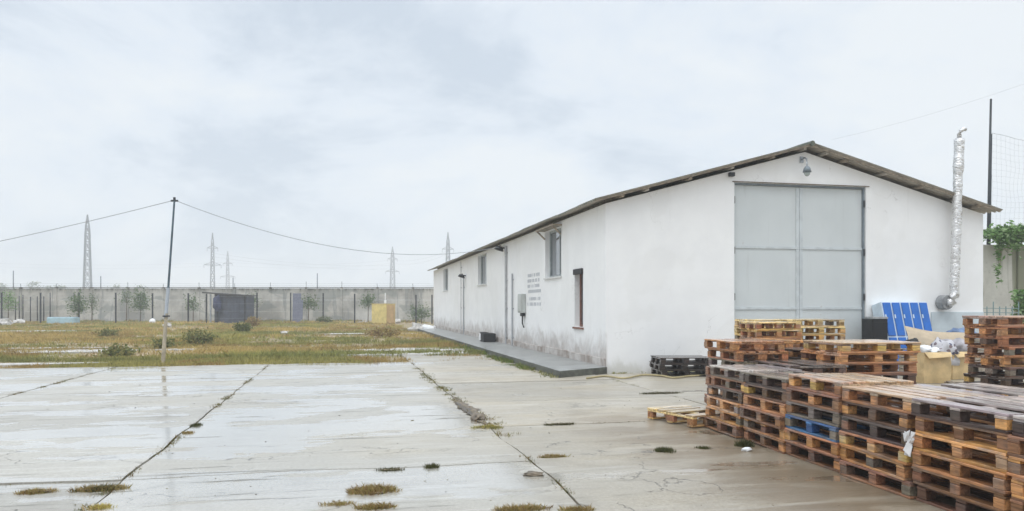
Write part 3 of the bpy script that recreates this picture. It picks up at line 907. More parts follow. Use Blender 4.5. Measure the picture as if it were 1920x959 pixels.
rowA = [
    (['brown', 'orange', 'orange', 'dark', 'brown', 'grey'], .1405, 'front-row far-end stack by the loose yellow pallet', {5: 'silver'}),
    (['brown', 'orange', 'brown', ('orange', 'orange'), 'darkbrown', 'dark'], .1385, 'front-row stack left of the one holding blue', {5: 'grey'}),
    (['brown', 'rust', 'blue', 'grey', 'brown', 'rust'], .1500, 'front-row stack that holds a blue pallet', {5: 'fawn'}),
    (['brown', 'orange', ('rust', 'yellow'), 'dark', 'darkbrown', ('rust', 'orange')], .1445, 'front-row stack right of the one holding blue', {5: 'fawn'}),
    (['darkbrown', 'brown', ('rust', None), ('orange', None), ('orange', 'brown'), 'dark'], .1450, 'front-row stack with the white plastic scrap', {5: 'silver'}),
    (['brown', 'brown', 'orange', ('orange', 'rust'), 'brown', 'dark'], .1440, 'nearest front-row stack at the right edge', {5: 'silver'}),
]
for i, (tn, lv, wh, dk) in enumerate(rowA):
    stack(RP(PIT * i + .505, .405), RZ, tn, wh, lv, shift=(lambda k: (-.03, -.055) if k < 3 else (0, 0)) if i == 0 else None, decks=dk)
# second row
stack(RP(PIT * 1 + .505, 1.26), RZ, ['brown', 'darkbrown', 'brown', 'dark', 'darkbrown'], 'unseen light-blocking stack behind the dark front-row stack', .1440)  # added out of view to keep light out of the front-row openings
stack(RP(PIT * 2 + .505, 1.25), RZ, ['brown', 'brown', 'darkbrown', 'brown', 'darkbrown'], 'unseen light-blocking stack behind the one holding blue', .1440)  # also added: unseen stack that darkens the gaps of the one in front
stack(RP(.20, 1.24), RZ, ['brown'] * 5 + ['darkbrown'], 'stack behind the far end of front row', .1460, decks={5: 'grey'})
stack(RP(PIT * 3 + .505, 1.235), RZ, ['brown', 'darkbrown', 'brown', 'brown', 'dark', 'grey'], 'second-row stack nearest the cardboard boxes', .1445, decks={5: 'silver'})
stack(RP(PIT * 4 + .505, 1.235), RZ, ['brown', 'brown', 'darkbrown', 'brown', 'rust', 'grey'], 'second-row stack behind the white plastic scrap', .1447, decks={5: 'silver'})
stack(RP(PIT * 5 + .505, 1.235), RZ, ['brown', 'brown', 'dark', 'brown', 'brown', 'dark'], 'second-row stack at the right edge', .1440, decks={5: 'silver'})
# taller stacks at the back
stack(RP(-.85, .97), RZ, ['brown', 'brown', 'darkbrown', 'brown', 'brown', 'grey', 'rust', 'rust'], 'see-through stack at the left end', .1425, jit=.02)
stack((4.20, 12.62), R(-66), ['brown', 'darkbrown', 'brown', 'brown', 'rust', 'darkbrown', 'brown', 'orange'], 'skewed stack before the tall brown one', .1375, jit=.01, jr=.02)
stack((4.62, 13.75), RZ + R(90), ['brown', 'brown', 'darkbrown', 'brown', 'brown', 'brown', 'rust', 'rust', ('orange', 'rust'), ('yellow', 'rust')], 'tall brown stack before the yellow ones', .1370, jit=.012, scale=.84, decks={9: 'pale', 8: 'yellow'})
stack((4.98, 14.95), RZ + R(90), ['brown', 'rust', 'orange', 'yellow', 'orange', 'yellow', 'yellow', 'pale', 'pale', 'pale'], 'yellow stack behind the tall brown one', .1395, jit=.012)
stack((5.72, 14.75), RZ + R(90), ['brown', 'rust', 'orange', 'yellow', 'orange', 'yellow', 'yellow', ('yellow', 'orange'), ('pale', 'yellow'), 'pale'], 'yellow stack nearest the gate centre', .1400, jit=.012)
stack((4.62, 11.75), RZ + R(5), ['dark', 'darkbrown', 'dark', 'brown', 'dark', 'dark', ('dark', 'rust')], 'low dark stack in the middle', .1430)
stack(RP(-.02, 2.30), RZ + R(90), ['brown', 'brown', 'brown', 'rust', 'darkbrown', ('rust', None), ('orange', None), ('orange', 'yellow')], 'wide stack before the black cabinet', .1440, jit=.022, jr=.02, decks={7: 'fawn'}, scale=1.2)
# messy pile at the right edge
def piled(k): return (random.uniform(-.03, .05), random.uniform(-.03, .03))
stack((7.22 + .50 * Nx.x - .40 * Ex.x, 11.3 + .50 * Nx.y - .40 * Ex.y), RZ + R(90), ['brown', 'darkbrown', ('orange', 'yellow'), 'dark', ('darkbrown', 'grey'), 'orange', 'rust', 'rust', ('rust', 'orange'), ('orange', 'rust')], 'tall untidy stack by the concrete wall', .1500, jit=.02, jr=.045, shift=piled, decks={9: 'fawn'})
# blackened pallets against the gable
stack((4.05, 18.50), R(4), ['black', 'black', ('black', None)], 'low blackened stack against the white gable', .1480, scale=1.24)
# loose yellow pallet on the ground
pallet((2.53, 11.02, .006), R(28), 'yellow', 'loose yellow pallet lying on the ground left of the stacks', scale=(.70, 1.24, 1.1), blocktone='rust', decktone='pale')

# white plastic scrap caught in a stack
q = MB()
c = RP(PIT * 4 + .02, -.03)
for k in range(7):
    a = random.uniform(-.05, .05)
    z = .50 + random.uniform(-.02, .03)
    q.poly([(c.x + a - .015, c.y - random.uniform(0, .04), z), (c.x + a + .02, c.y - random.uniform(0, .04), z + .01), (c.x + a * 1.4 + .02, c.y - .03, z + random.uniform(.04, .09)), (c.x + a * 1.4 - .01, c.y - .01, z + random.uniform(.05, .09))])
q.poly([(c.x - .05, c.y - .02, .40), (c.x + .0, c.y - .03, .38), (c.x + .02, c.y - .02, .49), (c.x - .03, c.y - .01, .50)])
q.poly([(c.x - .06, c.y - .02, .44), (c.x - .02, c.y - .05, .39), (c.x + .01, c.y - .04, .47), (c.x - .02, c.y - .02, .52)])
o = q.build('plastic_scrap', M['whiteplast']); sm = o.modifiers.new('t', 'SOLIDIFY'); sm.thickness = .002
tag(o, 'torn white plastic scrap caught between two front-row pallet stacks', 'scrap')

# ------------------------------------------------------------------ junk before the gable
# blue lockers
lk = empty('locker_bank', (0, 0, 0), 0, 'bank of five blue lockers in a pale frame leaning before the gable', 'lockers')
W_, D_, H_ = 1.40, .40, 1.84
q = MB()
q.box(0, W_, .02, D_, 0, H_, .006); body = q.build('body', M['lockerframe'], lk)
cw = W_ / 5
for k in range(5):
    for (z0, z1) in ((.92, H_ - .03), (.06, .87)):
        q = MB(); q.box(k * cw + .035, (k + 1) * cw - .022, -.012, .018, z0, z1, .005); dr = q.build('door', M['lockerblue'], lk)
        q = MB(); zz = z0 + (z1 - z0) * .58; q.box(k * cw + .03, k * cw + .065, -.022, -.013, zz - .05, zz + .05); q.build('handle', M['lockerframe'], dr)
lk.location = P(1676, 19.75, 0.0); lk.rotation_euler = (R(-15), 0, ANG)
# black cabinet
cb = empty('black_cabinet', P(1636, 19.75), ANG - R(6), 'black cabinet with a grey lid standing left of the blue lockers', 'cabinet')
q = MB(); q.box(0, .42, 0, .5, 0, 1.33, .015); q.build('body', M['blackpaint'], cb)
q = MB(); q.prism([(0.01, -.01, 1.332), (.42, -.01, 1.332), (.42, .5, 1.332), (.08, .5, 1.332)], .05); q.build('lid', simple('lid_grey', (.36, .37, .38), .5), cb)
q = MB(); q.box(.03, .41, -.012, -.001, .08, 1.24, .004); q.build('door', M['blackpaint'], cb)
# yellow cardboard boxes
def carton(name, loc, rz, sx, sy, h, m, label, bulge=.03):
    q = MB()
    n = 6
    bm = q.bm
    t = .006
    prof = []
    for i in range(n + 1):
        z = h * i / n; bl = bulge * math.sin(math.pi * i / n * .9 + .2)
        prof.append((z, bl))
    rings = []
    for z, bl in prof:
        ring = []
        for (cx, cy, nx, ny) in ((-1, -1, -.3, -.3), (0, -1, 0, -1), (1, -1, .3, -.3), (1, 0, 1, 0), (1, 1, .3, .3), (0, 1, 0, 1), (-1, 1, -.3, .3), (-1, 0, -1, 0)):
            ring.append(bm.verts.new((cx * sx / 2 + nx * bl + random.uniform(-.008, .008), cy * sy / 2 + ny * bl + random.uniform(-.008, .008), z)))
        rings.append(ring)
    for i in range(n):
        for k in range(8): bm.faces.new((rings[i][k], rings[i][(k + 1) % 8], rings[i + 1][(k + 1) % 8], rings[i + 1][k]))
    bm.faces.new(rings[0][::-1])
    o = q.build(name, m, None, False, loc, (0, 0, rz))
    s = o.modifiers.new('t', 'SOLIDIFY'); s.thickness = t
    fl = MB()
    fl.prism([(-sx / 2, -sy / 2 - .005, h), (sx / 2, -sy / 2 - .005, h), (sx / 2 - .05, -sy / 2 - .12, h - .09), (-sx / 2 + .04, -sy / 2 - .10, h - .12)], .006)
    fl.build('flap', m, o)
    tag(o, label, 'box')
    return o
carton('cardboard_box', G(1754, 719) + Vector((0, .30, 0)), ANG - R(4), .62, .6, .66, M['wetcard'], 'soggy yellow cardboard box, larger and nearer of the two beside the pallets')
carton('cardboard_box', G(1800, 712) + Vector((0, .35, 0)), ANG + R(6), .58, .6, .62, M['wetcard'], 'soggy yellow cardboard box, half hidden by the tall untidy pallet stack')
def lump(name, c, r, m, label, cat, amp=.35, seed=0, fr=1.6, sub=3, parent=None):
    bm = bmesh.new(); bmesh.ops.create_icosphere(bm, subdivisions=sub, radius=1)
    for v_ in bm.verts:
        d = v_.co.normalized()
        k = 1 + amp * mnoise.noise(d * fr + Vector((seed, seed * 1.7, 0))) + amp * .5 * mnoise.noise(d * fr * 3 + Vector((0, seed, 2)))
        v_.co = Vector((d.x * r[0] * k, d.y * r[1] * k, d.z * r[2] * k))
    me = bpy.data.meshes.new(name); bm.to_mesh(me); bm.free()
    for p in me.polygons: p.use_smooth = sub > 2
    o = link(name, me, m, parent, c)
    if label: tag(o, label, cat)
    return o
lump('plastic_bag', P(1733, 17.0, .70), (.14, .2, .10), M['whiteplast'], 'round white plastic bag on the left of the near cardboard box', 'bag', .4, 3)
lump('plastic_bag', P(1748, 16.95, .66), (.14, .2, .08), M['whiteplast'], 'flat white plastic bag below the floral cloth', 'bag', .45, 5)
lump('bundled_cloth', P(1767, 17.5, .60), (.30, .25, .27), M['floral'], 'bundle of dark and white floral cloth heaped on the boxes', 'cloth', .6, 8, 2.0)
lump('bundled_cloth', P(1793, 17.75, .70), (.32, .3, .20), simple('grey_rag', (.40, .38, .40), .8, 0, .3, 6), 'grey rag beside the floral cloth', 'cloth', .5, 11, 2.0)
lump('tarpaulin', P(1806, 19.7, .93), (.32, .3, .15), M['bluetarp'], 'crumpled blue tarpaulin by the pale grey wall panel', 'tarpaulin', .5, 14, 2.2)
lump('dark_sack', P(1711, 18.0, .78), (.13, .2, .12), M['blackpaint'], 'black rubbish sack in front of the leaning cardboard sheet', 'sack', .4, 17)
# big folded cardboard sheet, a bent sheet leaning on a crate
q = MB()
nx_, ny_ = 12, 6
TL, TR, BR, BL_ = P(1695, 18.95, Zat(614, 18.95)), P(1816, 18.75, Zat(628, 18.75)), P(1816, 18.35, Zat(668, 18.35)), P(1702, 18.35, Zat(655, 18.35))
gr = []
for i in range(nx_ + 1):
    row = []
    for j in range(ny_ + 1):
        s_, t_ = i / nx_, j / ny_
        p = BL_.lerp(BR, s_).lerp(TL.lerp(TR, s_), t_) + Vector((0, -.10 * math.sin(t_ * 3.1) + .05 * math.sin(s_ * 7), .03 * math.sin(s_ * 6 + t_ * 2)))
        row.append(q.bm.verts.new(p))
    gr.append(row)
for i in range(nx_):
    for j in range(ny_): q.bm.faces.new((gr[i][j], gr[i + 1][j], gr[i + 1][j + 1], gr[i][j + 1]))
o = q.build('cardboard_sheet', M['kraft']); sm = o.modifiers.new('t', 'SOLIDIFY'); sm.thickness = .012
tag(o, 'big bent sheet of tan cardboard leaning over the junk before the lockers', 'cardboard')
# crates that the junk lies on
for k, (px, d, h, lb) in enumerate(((1735, 18.55, .60, 'worn tan crate under the bent cardboard sheet'), (1788, 17.9, .56, 'worn tan crate under the floral cloth'), (1806, 19.7, .78, 'worn tan crate under the blue tarpaulin'))):
    cr_ = empty('wooden_crate', P(px, d), ANG + R(3 * k), lb, 'crate')
    q = MB()
    for z in np.arange(.0, h - .05, .14):
        q.box(-.45, .45, -.36, -.34, z, z + .12); q.box(-.45, .45, .34, .36, z, z + .12); q.box(-.45, -.43, -.338, .338, z, z + .12); q.box(.43, .45, -.338, .338, z, z + .12)
    q.build('side_boards', M['agedtimber'], cr_)
    q = MB()
    for x in (-.42, .38):
        for y in (-.335, .295): q.box(x, x + .04, y, y + .04, 0, h)
    q.build('corner_posts', M['darktimber'], cr_)
    q = MB(); q.box(-.46, .46, -.37, .37, h + .002, h + .02); q.build('lid', M['agedtimber'], cr_)
# scraps of board on the ground
for k, (px, py, a) in enumerate(((1795, 727, 20), (1806, 722, -30), (1785, 724, 70))):
    q = MB(); q.box(-.35, .35, -.05, .05, 0, .022, .003)
    tag(q.build('loose_board', M['darktimber'], None, False, G(px, py) + Vector((0, 0, .004 + .024 * k)), (0, 0, R(a))), ['dark loose board on the ground, lowest of three beside the boxes', 'dark loose board lying across another beside the boxes', 'dark loose board topmost of three beside the boxes'][k], 'board')

# hose along the foot of the gable
q = MB()
hp = [(1100, 712), (1135, 708), (1170, 712), (1205, 706), (1240, 707), (1262, 711), (1290, 708), (1315, 706), (1345, 700)]
pp = [G(*p) for p in hp]
fine = []
for i in range(len(pp) - 1):
    for k in range(6):
        t = k / 6; p0 = pp[max(i - 1, 0)]; p1 = pp[i]; p2 = pp[i + 1]; p3 = pp[min(i + 2, len(pp) - 1)]
        fine.append(.5 * ((2 * p1) + (p2 - p0) * t + (2 * p0 - 5 * p1 + 4 * p2 - p3) * t * t + (3 * p1 - p0 - 3 * p2 + p3) * t ** 3) + Vector((0, 0, .03)))
q.tube(fine, .022, seg=8)
tag(q.build('garden_hose', M['hose'], None, True), 'yellow garden hose trailing along the foot of the white gable', 'hose')

# black crate with a white end on the walkway
cr_ = empty('black_crate', UV(5.95, dv(932) + 18.06, .17), ANG, 'black crate with a white end standing on the walkway', 'crate')
q = MB(); q.box(-.26, .26, -.42, .50, .0, .36, .03); q.build('body', M['blackpaint'], cr_)
q = MB(); q.box(-.265, -.03, -.36, .505, .364, .40, .01); q.build('lid', M['blackpaint'], cr_)
q = MB(); q.box(-.30, -.262, .18, .48, .05, .33, .01); q.build('white_panel', M['whiteplast'], cr_)

# ------------------------------------------------------------------ right: concrete wall, poles, net, plants
W0 = P(1829, 26.2)
cw_ = empty('concrete_wall', W0, ANG * .35, 'stained grey concrete wall beside the right corner of the warehouse', 'wall')
q = MB()
for k in range(6):
    q.box(.02 + k * 1.55, .02 + k * 1.55 + 1.47, 0, .14, -.1, 3.76 + .02 * math.sin(k * 3), .015)
q.build('panels', M['mossy'], cw_)
for k in range(6):
    q = MB(); q.box(k * 1.55 - .055, k * 1.55 + .02 - .003, -.07, .18, -.1, 3.80, .015); q.build('post', M['mossy'], cw_)
def pole(name, base, top, r0, r1, m, label, cat, group=None):
    q = MB(); q.tube([base, (Vector(base) + Vector(top)) / 2, top], r0, seg=8, r1=r1)
    o = bpy.data.objects.new(name, None)
    bpy.data.objects.remove(o)
    o = q.build(name, m, None, True); return tag(o, label, cat, group)
d = 26.6
pole('net_pole', P(1848, d, 0), P(1858, d, Zat(186, d)), .055, .035, M['darksteel'], 'tall thin dark pole rising behind the right end of the roof', 'pole')
pole('net_pole', P(1852, d + .12, 0), P(1858.5, d + .12, Zat(250, d)), .045, .035, M['darksteel'], 'shorter dark pole strapped beside the tall one behind the roof', 'pole')
# hanging net
q = MB()
nu, nv = 24, 18
dd = 26.0
def netp(i, j):
    s_, t_ = i / nu, j / nv
    z = Zat(250, dd) - .25 * math.sin(math.pi * min(1, s_ * 1.3)) - t_ * (3.7 - .9 * s_)
    return Vector((P(1860, dd).x + s_ * 3.6 + .06 * mnoise.noise((s_ * 5, t_ * 5, 1)), dd + .1 * mnoise.noise((s_ * 4, t_ * 4, 8)), z + .08 * mnoise.noise((s_ * 4, t_ * 6, 3))))
for i in range(nu + 1):
    q.tube([netp(i, j) for j in range(nv + 1)], .003, seg=3)
for j in range(nv + 1):
    q.tube([netp(i, j) for i in range(nu + 1)], .003 if j else .009, seg=3)
tag(q.build('hanging_net', M['mesh']), 'thin grey net hung above the stained concrete wall', 'net')

def leaves(name, pts, size, tints, parent=None, flat=.5):
    """a cloud of small leaf quads at the points"""
    n = len(pts)
    pts = np.asarray(pts, float)
    a = np.random.normal(size=(n, 3)); a[:, 2] *= flat; a /= np.linalg.norm(a, axis=1)[:, None]
    b = np.random.normal(size=(n, 3)); b -= (b * a).sum(1)[:, None] * a; b /= np.linalg.norm(b, axis=1)[:, None]
    s = size * np.random.uniform(.6, 1.4, n)[:, None]
    q = np.stack([pts - a * s, pts + b * s * .45, pts + a * s, pts - b * s * .45], 1).reshape(-1, 3)
    me = bpy.data.meshes.new(name)
    me.vertices.add(n * 4); me.vertices.foreach_set('co', q.ravel())
    me.loops.add(n * 4); me.loops.foreach_set('vertex_index', np.arange(n * 4))
    me.polygons.add(n); me.polygons.foreach_set('loop_start', np.arange(n) * 4); me.polygons.foreach_set('loop_total', np.full(n, 4))
    me.update()
    at = me.color_attributes.new('tint', 'FLOAT_COLOR', 'POINT')
    t = np.asarray(tints)[np.random.randint(0, len(tints), n)] * np.random.uniform(.75, 1.25, n)[:, None]
    at.data.foreach_set('color', np.repeat(np.c_[t, np.ones(n)], 4, 0).astype(np.float32).ravel())
    return link(name, me, M['leaf'], parent)
def clumps(c, r, k, per, rr):
    out_ = []
    for i in range(k):
        v_ = np.random.normal(size=3); v_ /= np.linalg.norm(v_); v_ *= np.random.uniform(.25, 1) ** .5
        cc = np.array(c) + v_ * np.array(r)
        s_ = rr * np.random.uniform(.6, 1.3)
        out_.append(cc + np.random.normal(size=(per, 3)) * s_ * np.array([1, 1, .7]))
    return np.concatenate(out_)
GREENS = [(.085, .15, .055), (.11, .18, .06), (.07, .12, .05), (.15, .20, .08)]
BRIGHT = [(.20, .34, .12), (.15, .27, .08), (.32, .44, .22), (.11, .20, .06)]
# creeper over the wall
d = 25.95
ct = P(1893, d, Zat(440, d))
pt = clumps(ct, (.85, .35, .30), 75, 30, .11)
hang = [np.array(P(x, d - .12, Zat(y, d))) + np.random.normal(size=(22, 3)) * np.array([.07, .04, .14]) for x, y in ((1869, 462), (1872, 475), (1870, 490), (1885, 458), (1868, 505), (1893, 462), (1912, 462), (1900, 452), (1873, 520), (1876, 460))]
cp = empty('creeper', P(1893, d, 3.7), 0, 'green creeper spilling over the top of the stained concrete wall', 'plant')
lv = leaves('foliage', np.concatenate([pt] + hang) - np.array(cp.location), .075, BRIGHT, cp)
q = MB()
for x in (-.4, .1, .5): q.tube([(x, 0, -.05), (x + .1, -.05, .2), (x + .2, -.1, .45)], .012, seg=5)
q.build('stems', M['bark'], cp)
# shrub at the right edge
sh = empty('shrub', P(1924, 24.2), 0, 'green leafy shrub at the right edge before the concrete wall', 'shrub')
lv = leaves('foliage', np.concatenate([clumps((0, 0, Zat(y, 24.2)), (.35, .3, .28), 14, 24, .09) for y in (545, 570, 590, 610)]), .08, BRIGHT, sh)
q = MB()
for x in (-.2, .05, .25): q.tube([(0, 0, 0), (x * .5, .03, .8), (x, .05, 1.9)], .02, seg=5, r1=.008)
q.build('stems', M['bark'], sh)
# low wire panel
d = 24.0
q = MB()
x0, x1 = P(1815, d).x, P(1910, d).x
for k in range(9): x = x0 + (x1 - x0) * k / 8; q.tube([(x, d, 0), (x, d, Zat(566 if k % 4 == 0 else 575, d))], .018, seg=5)
for y in (578, 586, 600, 620): q.tube([(x0, d, Zat(y, d)), (x1, d, Zat(y + 1, d))], .012, seg=5)
tag(q.build('wire_fence', M['greensteel']), 'low greenish wire fence behind the tall untidy pallet stack', 'fence')

# ------------------------------------------------------------------ far side: perimeter wall, posts, trees
DW = 84.0
pw = empty('perimeter_wall', (0, DW, 0), 0, 'long weathered concrete perimeter wall at the back of the field', 'wall')
WT = Zat(541, DW)
q = MB()
xs0, xs1 = P(-160, DW).x, P(1010, DW).x
nb = int((xs1 - xs0) / 3.9)
for k in range(nb):
    a = xs0 + k * 3.9
    for j in range(3):
        q.box(a + .02, a + 3.70, -.08, .08 + .01 * (k % 2), -.2 + j * (WT + .2) / 3 + .01, -.2 + (j + 1) * (WT + .2) / 3 - .01)
q.build('panels', M['oldwall'], pw)
for k in range(nb + 1):
    a = xs0 + k * 3.9
    q = MB(); q.box(a - .19, a + .015, -.16, .16, -.2, WT + .06); q.build('post', M['oldwall'], pw)
    q = MB(); hh = random.choice((.5, .65, .75, .9)); q.tube([(a - .09, 0, WT + .06), (a - .09 + random.uniform(-.05, .05), 0, WT + hh)], .035, seg=5); q.build('wire_stake', M['galv'], pw)
q = MB(); q.box(xs0, xs1, -.20, .20, WT + .064, WT + .13); q.build('coping', simple('dark_coping', (.10, .10, .085), .9), pw)
q = MB()
for z in (.30, .52): q.tube([(xs0 + (xs1 - xs0) * i / 90, 0, WT + z + .05 * mnoise.noise((i * .7, z, 1))) for i in range(91)], .008, seg=3)
q.build('barbed_wire', M['cablegrey'], pw)
# taller thin masts beyond the wall
for k, (px, top, lb) in enumerate(((25, 508, 'thin mast beyond the perimeter wall, leftmost one'), (189, 518, 'short thin mast beyond the wall just right of the nearest pylon'), (595, 513, 'thin mast beyond the perimeter wall above the field centre'), (437, 521, 'short thin mast beyond the wall right of the twin pylons'))):
    pole('distant_mast', P(px, 120, 0), P(px, 120, Zat(top, 120)), .10, .07, M['pylon'], lb, 'mast', 'thin masts beyond the wall')

# steel fence posts in the field
def place(kind): pass
FP = [(3, 549, 607), (76, 549, 606), (148, 549, 608), (217, 549, 607), (286, 550, 603), (353, 550, 609), (482, 549, 590), (545, 549, 597), (606, 550, 594), (665, 551, 602), (780, 553, 603), (810, 553, 606)]
WH = ['by the left edge of the photo', 'left of the pale blue tank', 'beside the bushy sapling', 'between the two round saplings', 'left of the leaning cable pole', 'just left of the dark shed', 'just right of the dark shed', 'left of the wide low sapling', 'at the round dark wall stain', 'left of the yellow cabinet', 'right of the yellow cabinet', 'touching the far corner of the white warehouse']
fp_me = None
for k, (px, top, bot) in enumerate(FP):
    d = 74.0 if bot > 600 else 79.0
    z1 = Zat(top, d)
    t = empty('fence_post', P(px, d, -.05), 0, 'dark steel fence post ' + WH[k], 'post', 'steel posts standing in the rough grass')
    q = MB(); q.box(-.06, .06, -.06, .06, 0, z1, .01); q.build('shaft', M['darksteel'], t)
    q = MB(); q.box(-.07, .07, -.07, .07, z1 + .002, z1 + .04); q.build('cap', M['darksteel'], t)
q = MB()
for z in (.5, 1.2, 1.9, 2.6): q.tube([P(-30 + i * 8.4, 74 , z + .02 * math.sin(i)) for i in range(101)], .006, seg=3)
tag(q.build('fence_wires', M['cablegrey']), 'thin wires strung along the dark fence posts', 'wires')
# thinner posts further back on the left
for k, (px, top) in enumerate(((29, 560), (36, 555), (43, 553), (57, 557), (70, 556), (82, 556), (94, 549))):
    pole('thin_post', P(px, 80.5, -.05), P(px, 80.5, Zat(top, 80.5)), .06, .05, M['darksteel'], 'thin dark post by the far wall, ' + ORD[k].replace('bottom', 'first') + ' from the left', 'post', 'thin posts by the far wall')

def sapling(px, d, top, bot, wpx, label, dense=1.0, tint=GREENS, trunk=.35, wide=1.0):
    x = P(px, d).x; z1 = Zat(top, d); z0 = Zat(bot, d)
    t = empty('sapling', (x, d, 0), 0, label, 'tree', 'saplings in front of the far wall')
    rw = wpx / 2 / F * d
    q = MB(); q.tube([(0, 0, -.1), (.03, 0, z0), (0, .02, z1 * .8)], .06, seg=6, r1=.02)
    for k in range(7):
        a = k * 2.4; zz = z0 + (z1 - z0) * (.1 + .08 * k); q.tube([(0, 0, zz), (rw * .4 * math.cos(a), rw * .4 * math.sin(a), zz + .3), (rw * .7 * math.cos(a), rw * .7 * math.sin(a), zz + .65)], .022, seg=4, r1=.006)
    q.build('trunk', M['bark'], t)
    p = clumps((0, 0, (z0 + z1) / 2), (rw * wide * .75, rw * .6, (z1 - z0) / 2 * .85), int(22 * dense), 36, .36)
    up = [np.array((random.gauss(0, rw * .45), random.gauss(0, rw * .3), z1 - random.uniform(.0, .5))) + np.random.normal(size=(14, 3)) * np.array((.05, .05, .28)) for _ in range(int(9 * dense))]
    leaves('crown', np.concatenate([p] + up), .085, tint, t)
sapling(146, 73.5, 552, 592, 32, 'bushy dark green sapling beside a steel post', 1.2)
sapling(263, 80, 548, 588, 30, 'round dense sapling with upright twigs right of the bushy one', 1.6)
sapling(15, 79, 548, 586, 32, 'loose pale green sapling by the left edge of the photo', 1.1, BRIGHT)
sapling(362, 80, 556, 582, 22, 'thin sapling left of the dark shed', .7)
sapling(470, 82, 556, 580, 22, 'low sapling right of the dark shed', .9)
sapling(578, 80, 556, 584, 36, 'wide low sapling in the middle of the far wall', 1.0)
sapling(690, 80, 552, 580, 26, 'dark spiky sapling left of the yellow cabinet', .9)
sapling(172, 82, 552, 586, 16, 'faint thin sapling right of the bushy one', .4)
sapling(237, 82.5, 546, 575, 16, 'faint tall sapling left of the round dense one', .4)
sapling(790, 76, 575, 603, 40, 'low scrubby bush by the far corner of the warehouse', 1.0)

# dark shed
d = 76.0
x0, x1 = P(386, d).x, P(462, d).x
sd = empty('field_shed', (x0, d, 0), 0, 'dark grey field shed with a slanting roof and open left bay', 'shed')
wd = x1 - x0
zL, zRt = Zat(549, d), Zat(554, d)
q = MB()
zc = lambda x: zL + (zRt - zL) * x / wd - .09
for (ya, yb_) in ((0, .06), (2.2, 2.26)):
    xa = wd * .36 if ya == 0 else 0
    fa = [q.bm.verts.new(v_) for v_ in ((xa, ya, 0), (wd, ya, 0), (wd, ya, zc(wd)), (xa, ya, zc(xa)))]; fb = [q.bm.verts.new(v_) for v_ in ((xa, yb_, 0), (wd, yb_, 0), (wd, yb_, zc(wd)), (xa, yb_, zc(xa)))]
    q.bm.faces.new(fa); q.bm.faces.new(fb[::-1])
    for i in range(4): q.bm.faces.new((fa[i], fb[i], fb[(i + 1) % 4], fa[(i + 1) % 4]))
q.box(wd * .36, wd * .36 + .06, .062, 2.2, 0, zRt - .1); q.box(wd - .06, wd, .062, 2.2, 0, zRt - .1)
for k in range(9): q.box(wd * .37 + k * .28, wd * .37 + k * .28 + .03, -.03, -.002, 0, zRt - .12)
q.build('walls', M['shed'], sd)
for k, x in enumerate((0.0, .28, .75, 1.0)):
    q = MB(); q.box(x * wd * .36, x * wd * .36 + .12, -.06, .055, 0, zL - .12 - .05 * k) if x < 1 else q.box(wd - .2, wd - .06, -.1, -.04, 0, zRt - .1)
    q.build('post', M['darksteel'] if k != 1 else M['galv'], sd)
q = MB(); q.prism([(-.25, -.35, 0), (wd + .15, -.35, 0), (wd + .15, 2.5, 0), (-.25, 2.5, 0)], .13)
q.build('roof', simple('shed_roof_dark', (.07, .07, .07), .8), sd, False, (0, 0, zL - .085), (0, math.atan((zL - zRt) / wd), 0))
# dark blue cover hanging by the shed
lump('hanging_tarp', (x0 + wd * .30, d - .25, 2.0), (.42, .12, .75), simple('dark_blue_cloth', (.04, .05, .11), .7), 'dark blue cloth hanging in the open bay of the shed', 'cloth', .5, 5, 1.4)
# leaning grey sheet right of a post
q = MB(); q.box(0, .85, 0, .05, 0, 3.0, .01); q.box(.85, 1.05, 0, .05, .3, 2.3)
tag(q.build('leaning_sheet', simple('bluish_sheet', (.17, .18, .24), .6), None, False, P(548, 78.6, 0), (R(-4), 0, 0)), 'bluish grey sheet leaning behind a fence post', 'sheet')

# yellow cabinet
d = 74.0
yb = empty('yellow_cabinet', P(724, d - 1.3, -.05), 0, 'yellow box cabinet with a tan side standing in the rough grass', 'cabinet')
z1 = Zat(570, d)
a0 = P(697, d); a1 = P(724, d - 1.3); a2 = P(741, d - .3)
o3 = a1
pA, pB, pC = a0 - o3, Vector((0, 0, 0)), a2 - o3
pD = pA + pC
q = MB(); q.prism([(pA.x, pA.y, 0), (pB.x, pB.y, 0), (pC.x, pC.y, 0), (pD.x, pD.y, 0)], z1); bo = q.build('body', M['yellowbox'], yb)
def offs(p, s): c = (pA + pC) / 2; return c + (p - c) * s
q = MB(); q.prism([tuple(offs(p, 1.03).xy) for p in (pA, pB, pC, pD)], .07); q.build('lid', simple('cabinet_lid', (.60, .47, .22), .6), yb, False, (0, 0, z1 + .002))
nrm = Vector((pC.y, -pC.x, 0)).normalized() * .02
q = MB(); e1 = pC * .06 + nrm * .2; e2 = pC * .94 + nrm * .2
q.prism([(e1.x, e1.y), (e2.x, e2.y), (e2.x + nrm.x, e2.y + nrm.y), (e1.x + nrm.x, e1.y + nrm.y)], z1 * .94); q.build('side_door', M['tanside'], yb, False, (0, 0, .05))
q = MB(); q.box(-.25, -.05, .3, .5, 0, .30, .02); q.tube([(-.15, .4, .3), (-.15, .4, 1.0)], .05); q.build('vent', M['whiteplast'], yb, False, (0, 0, z1 + .08))

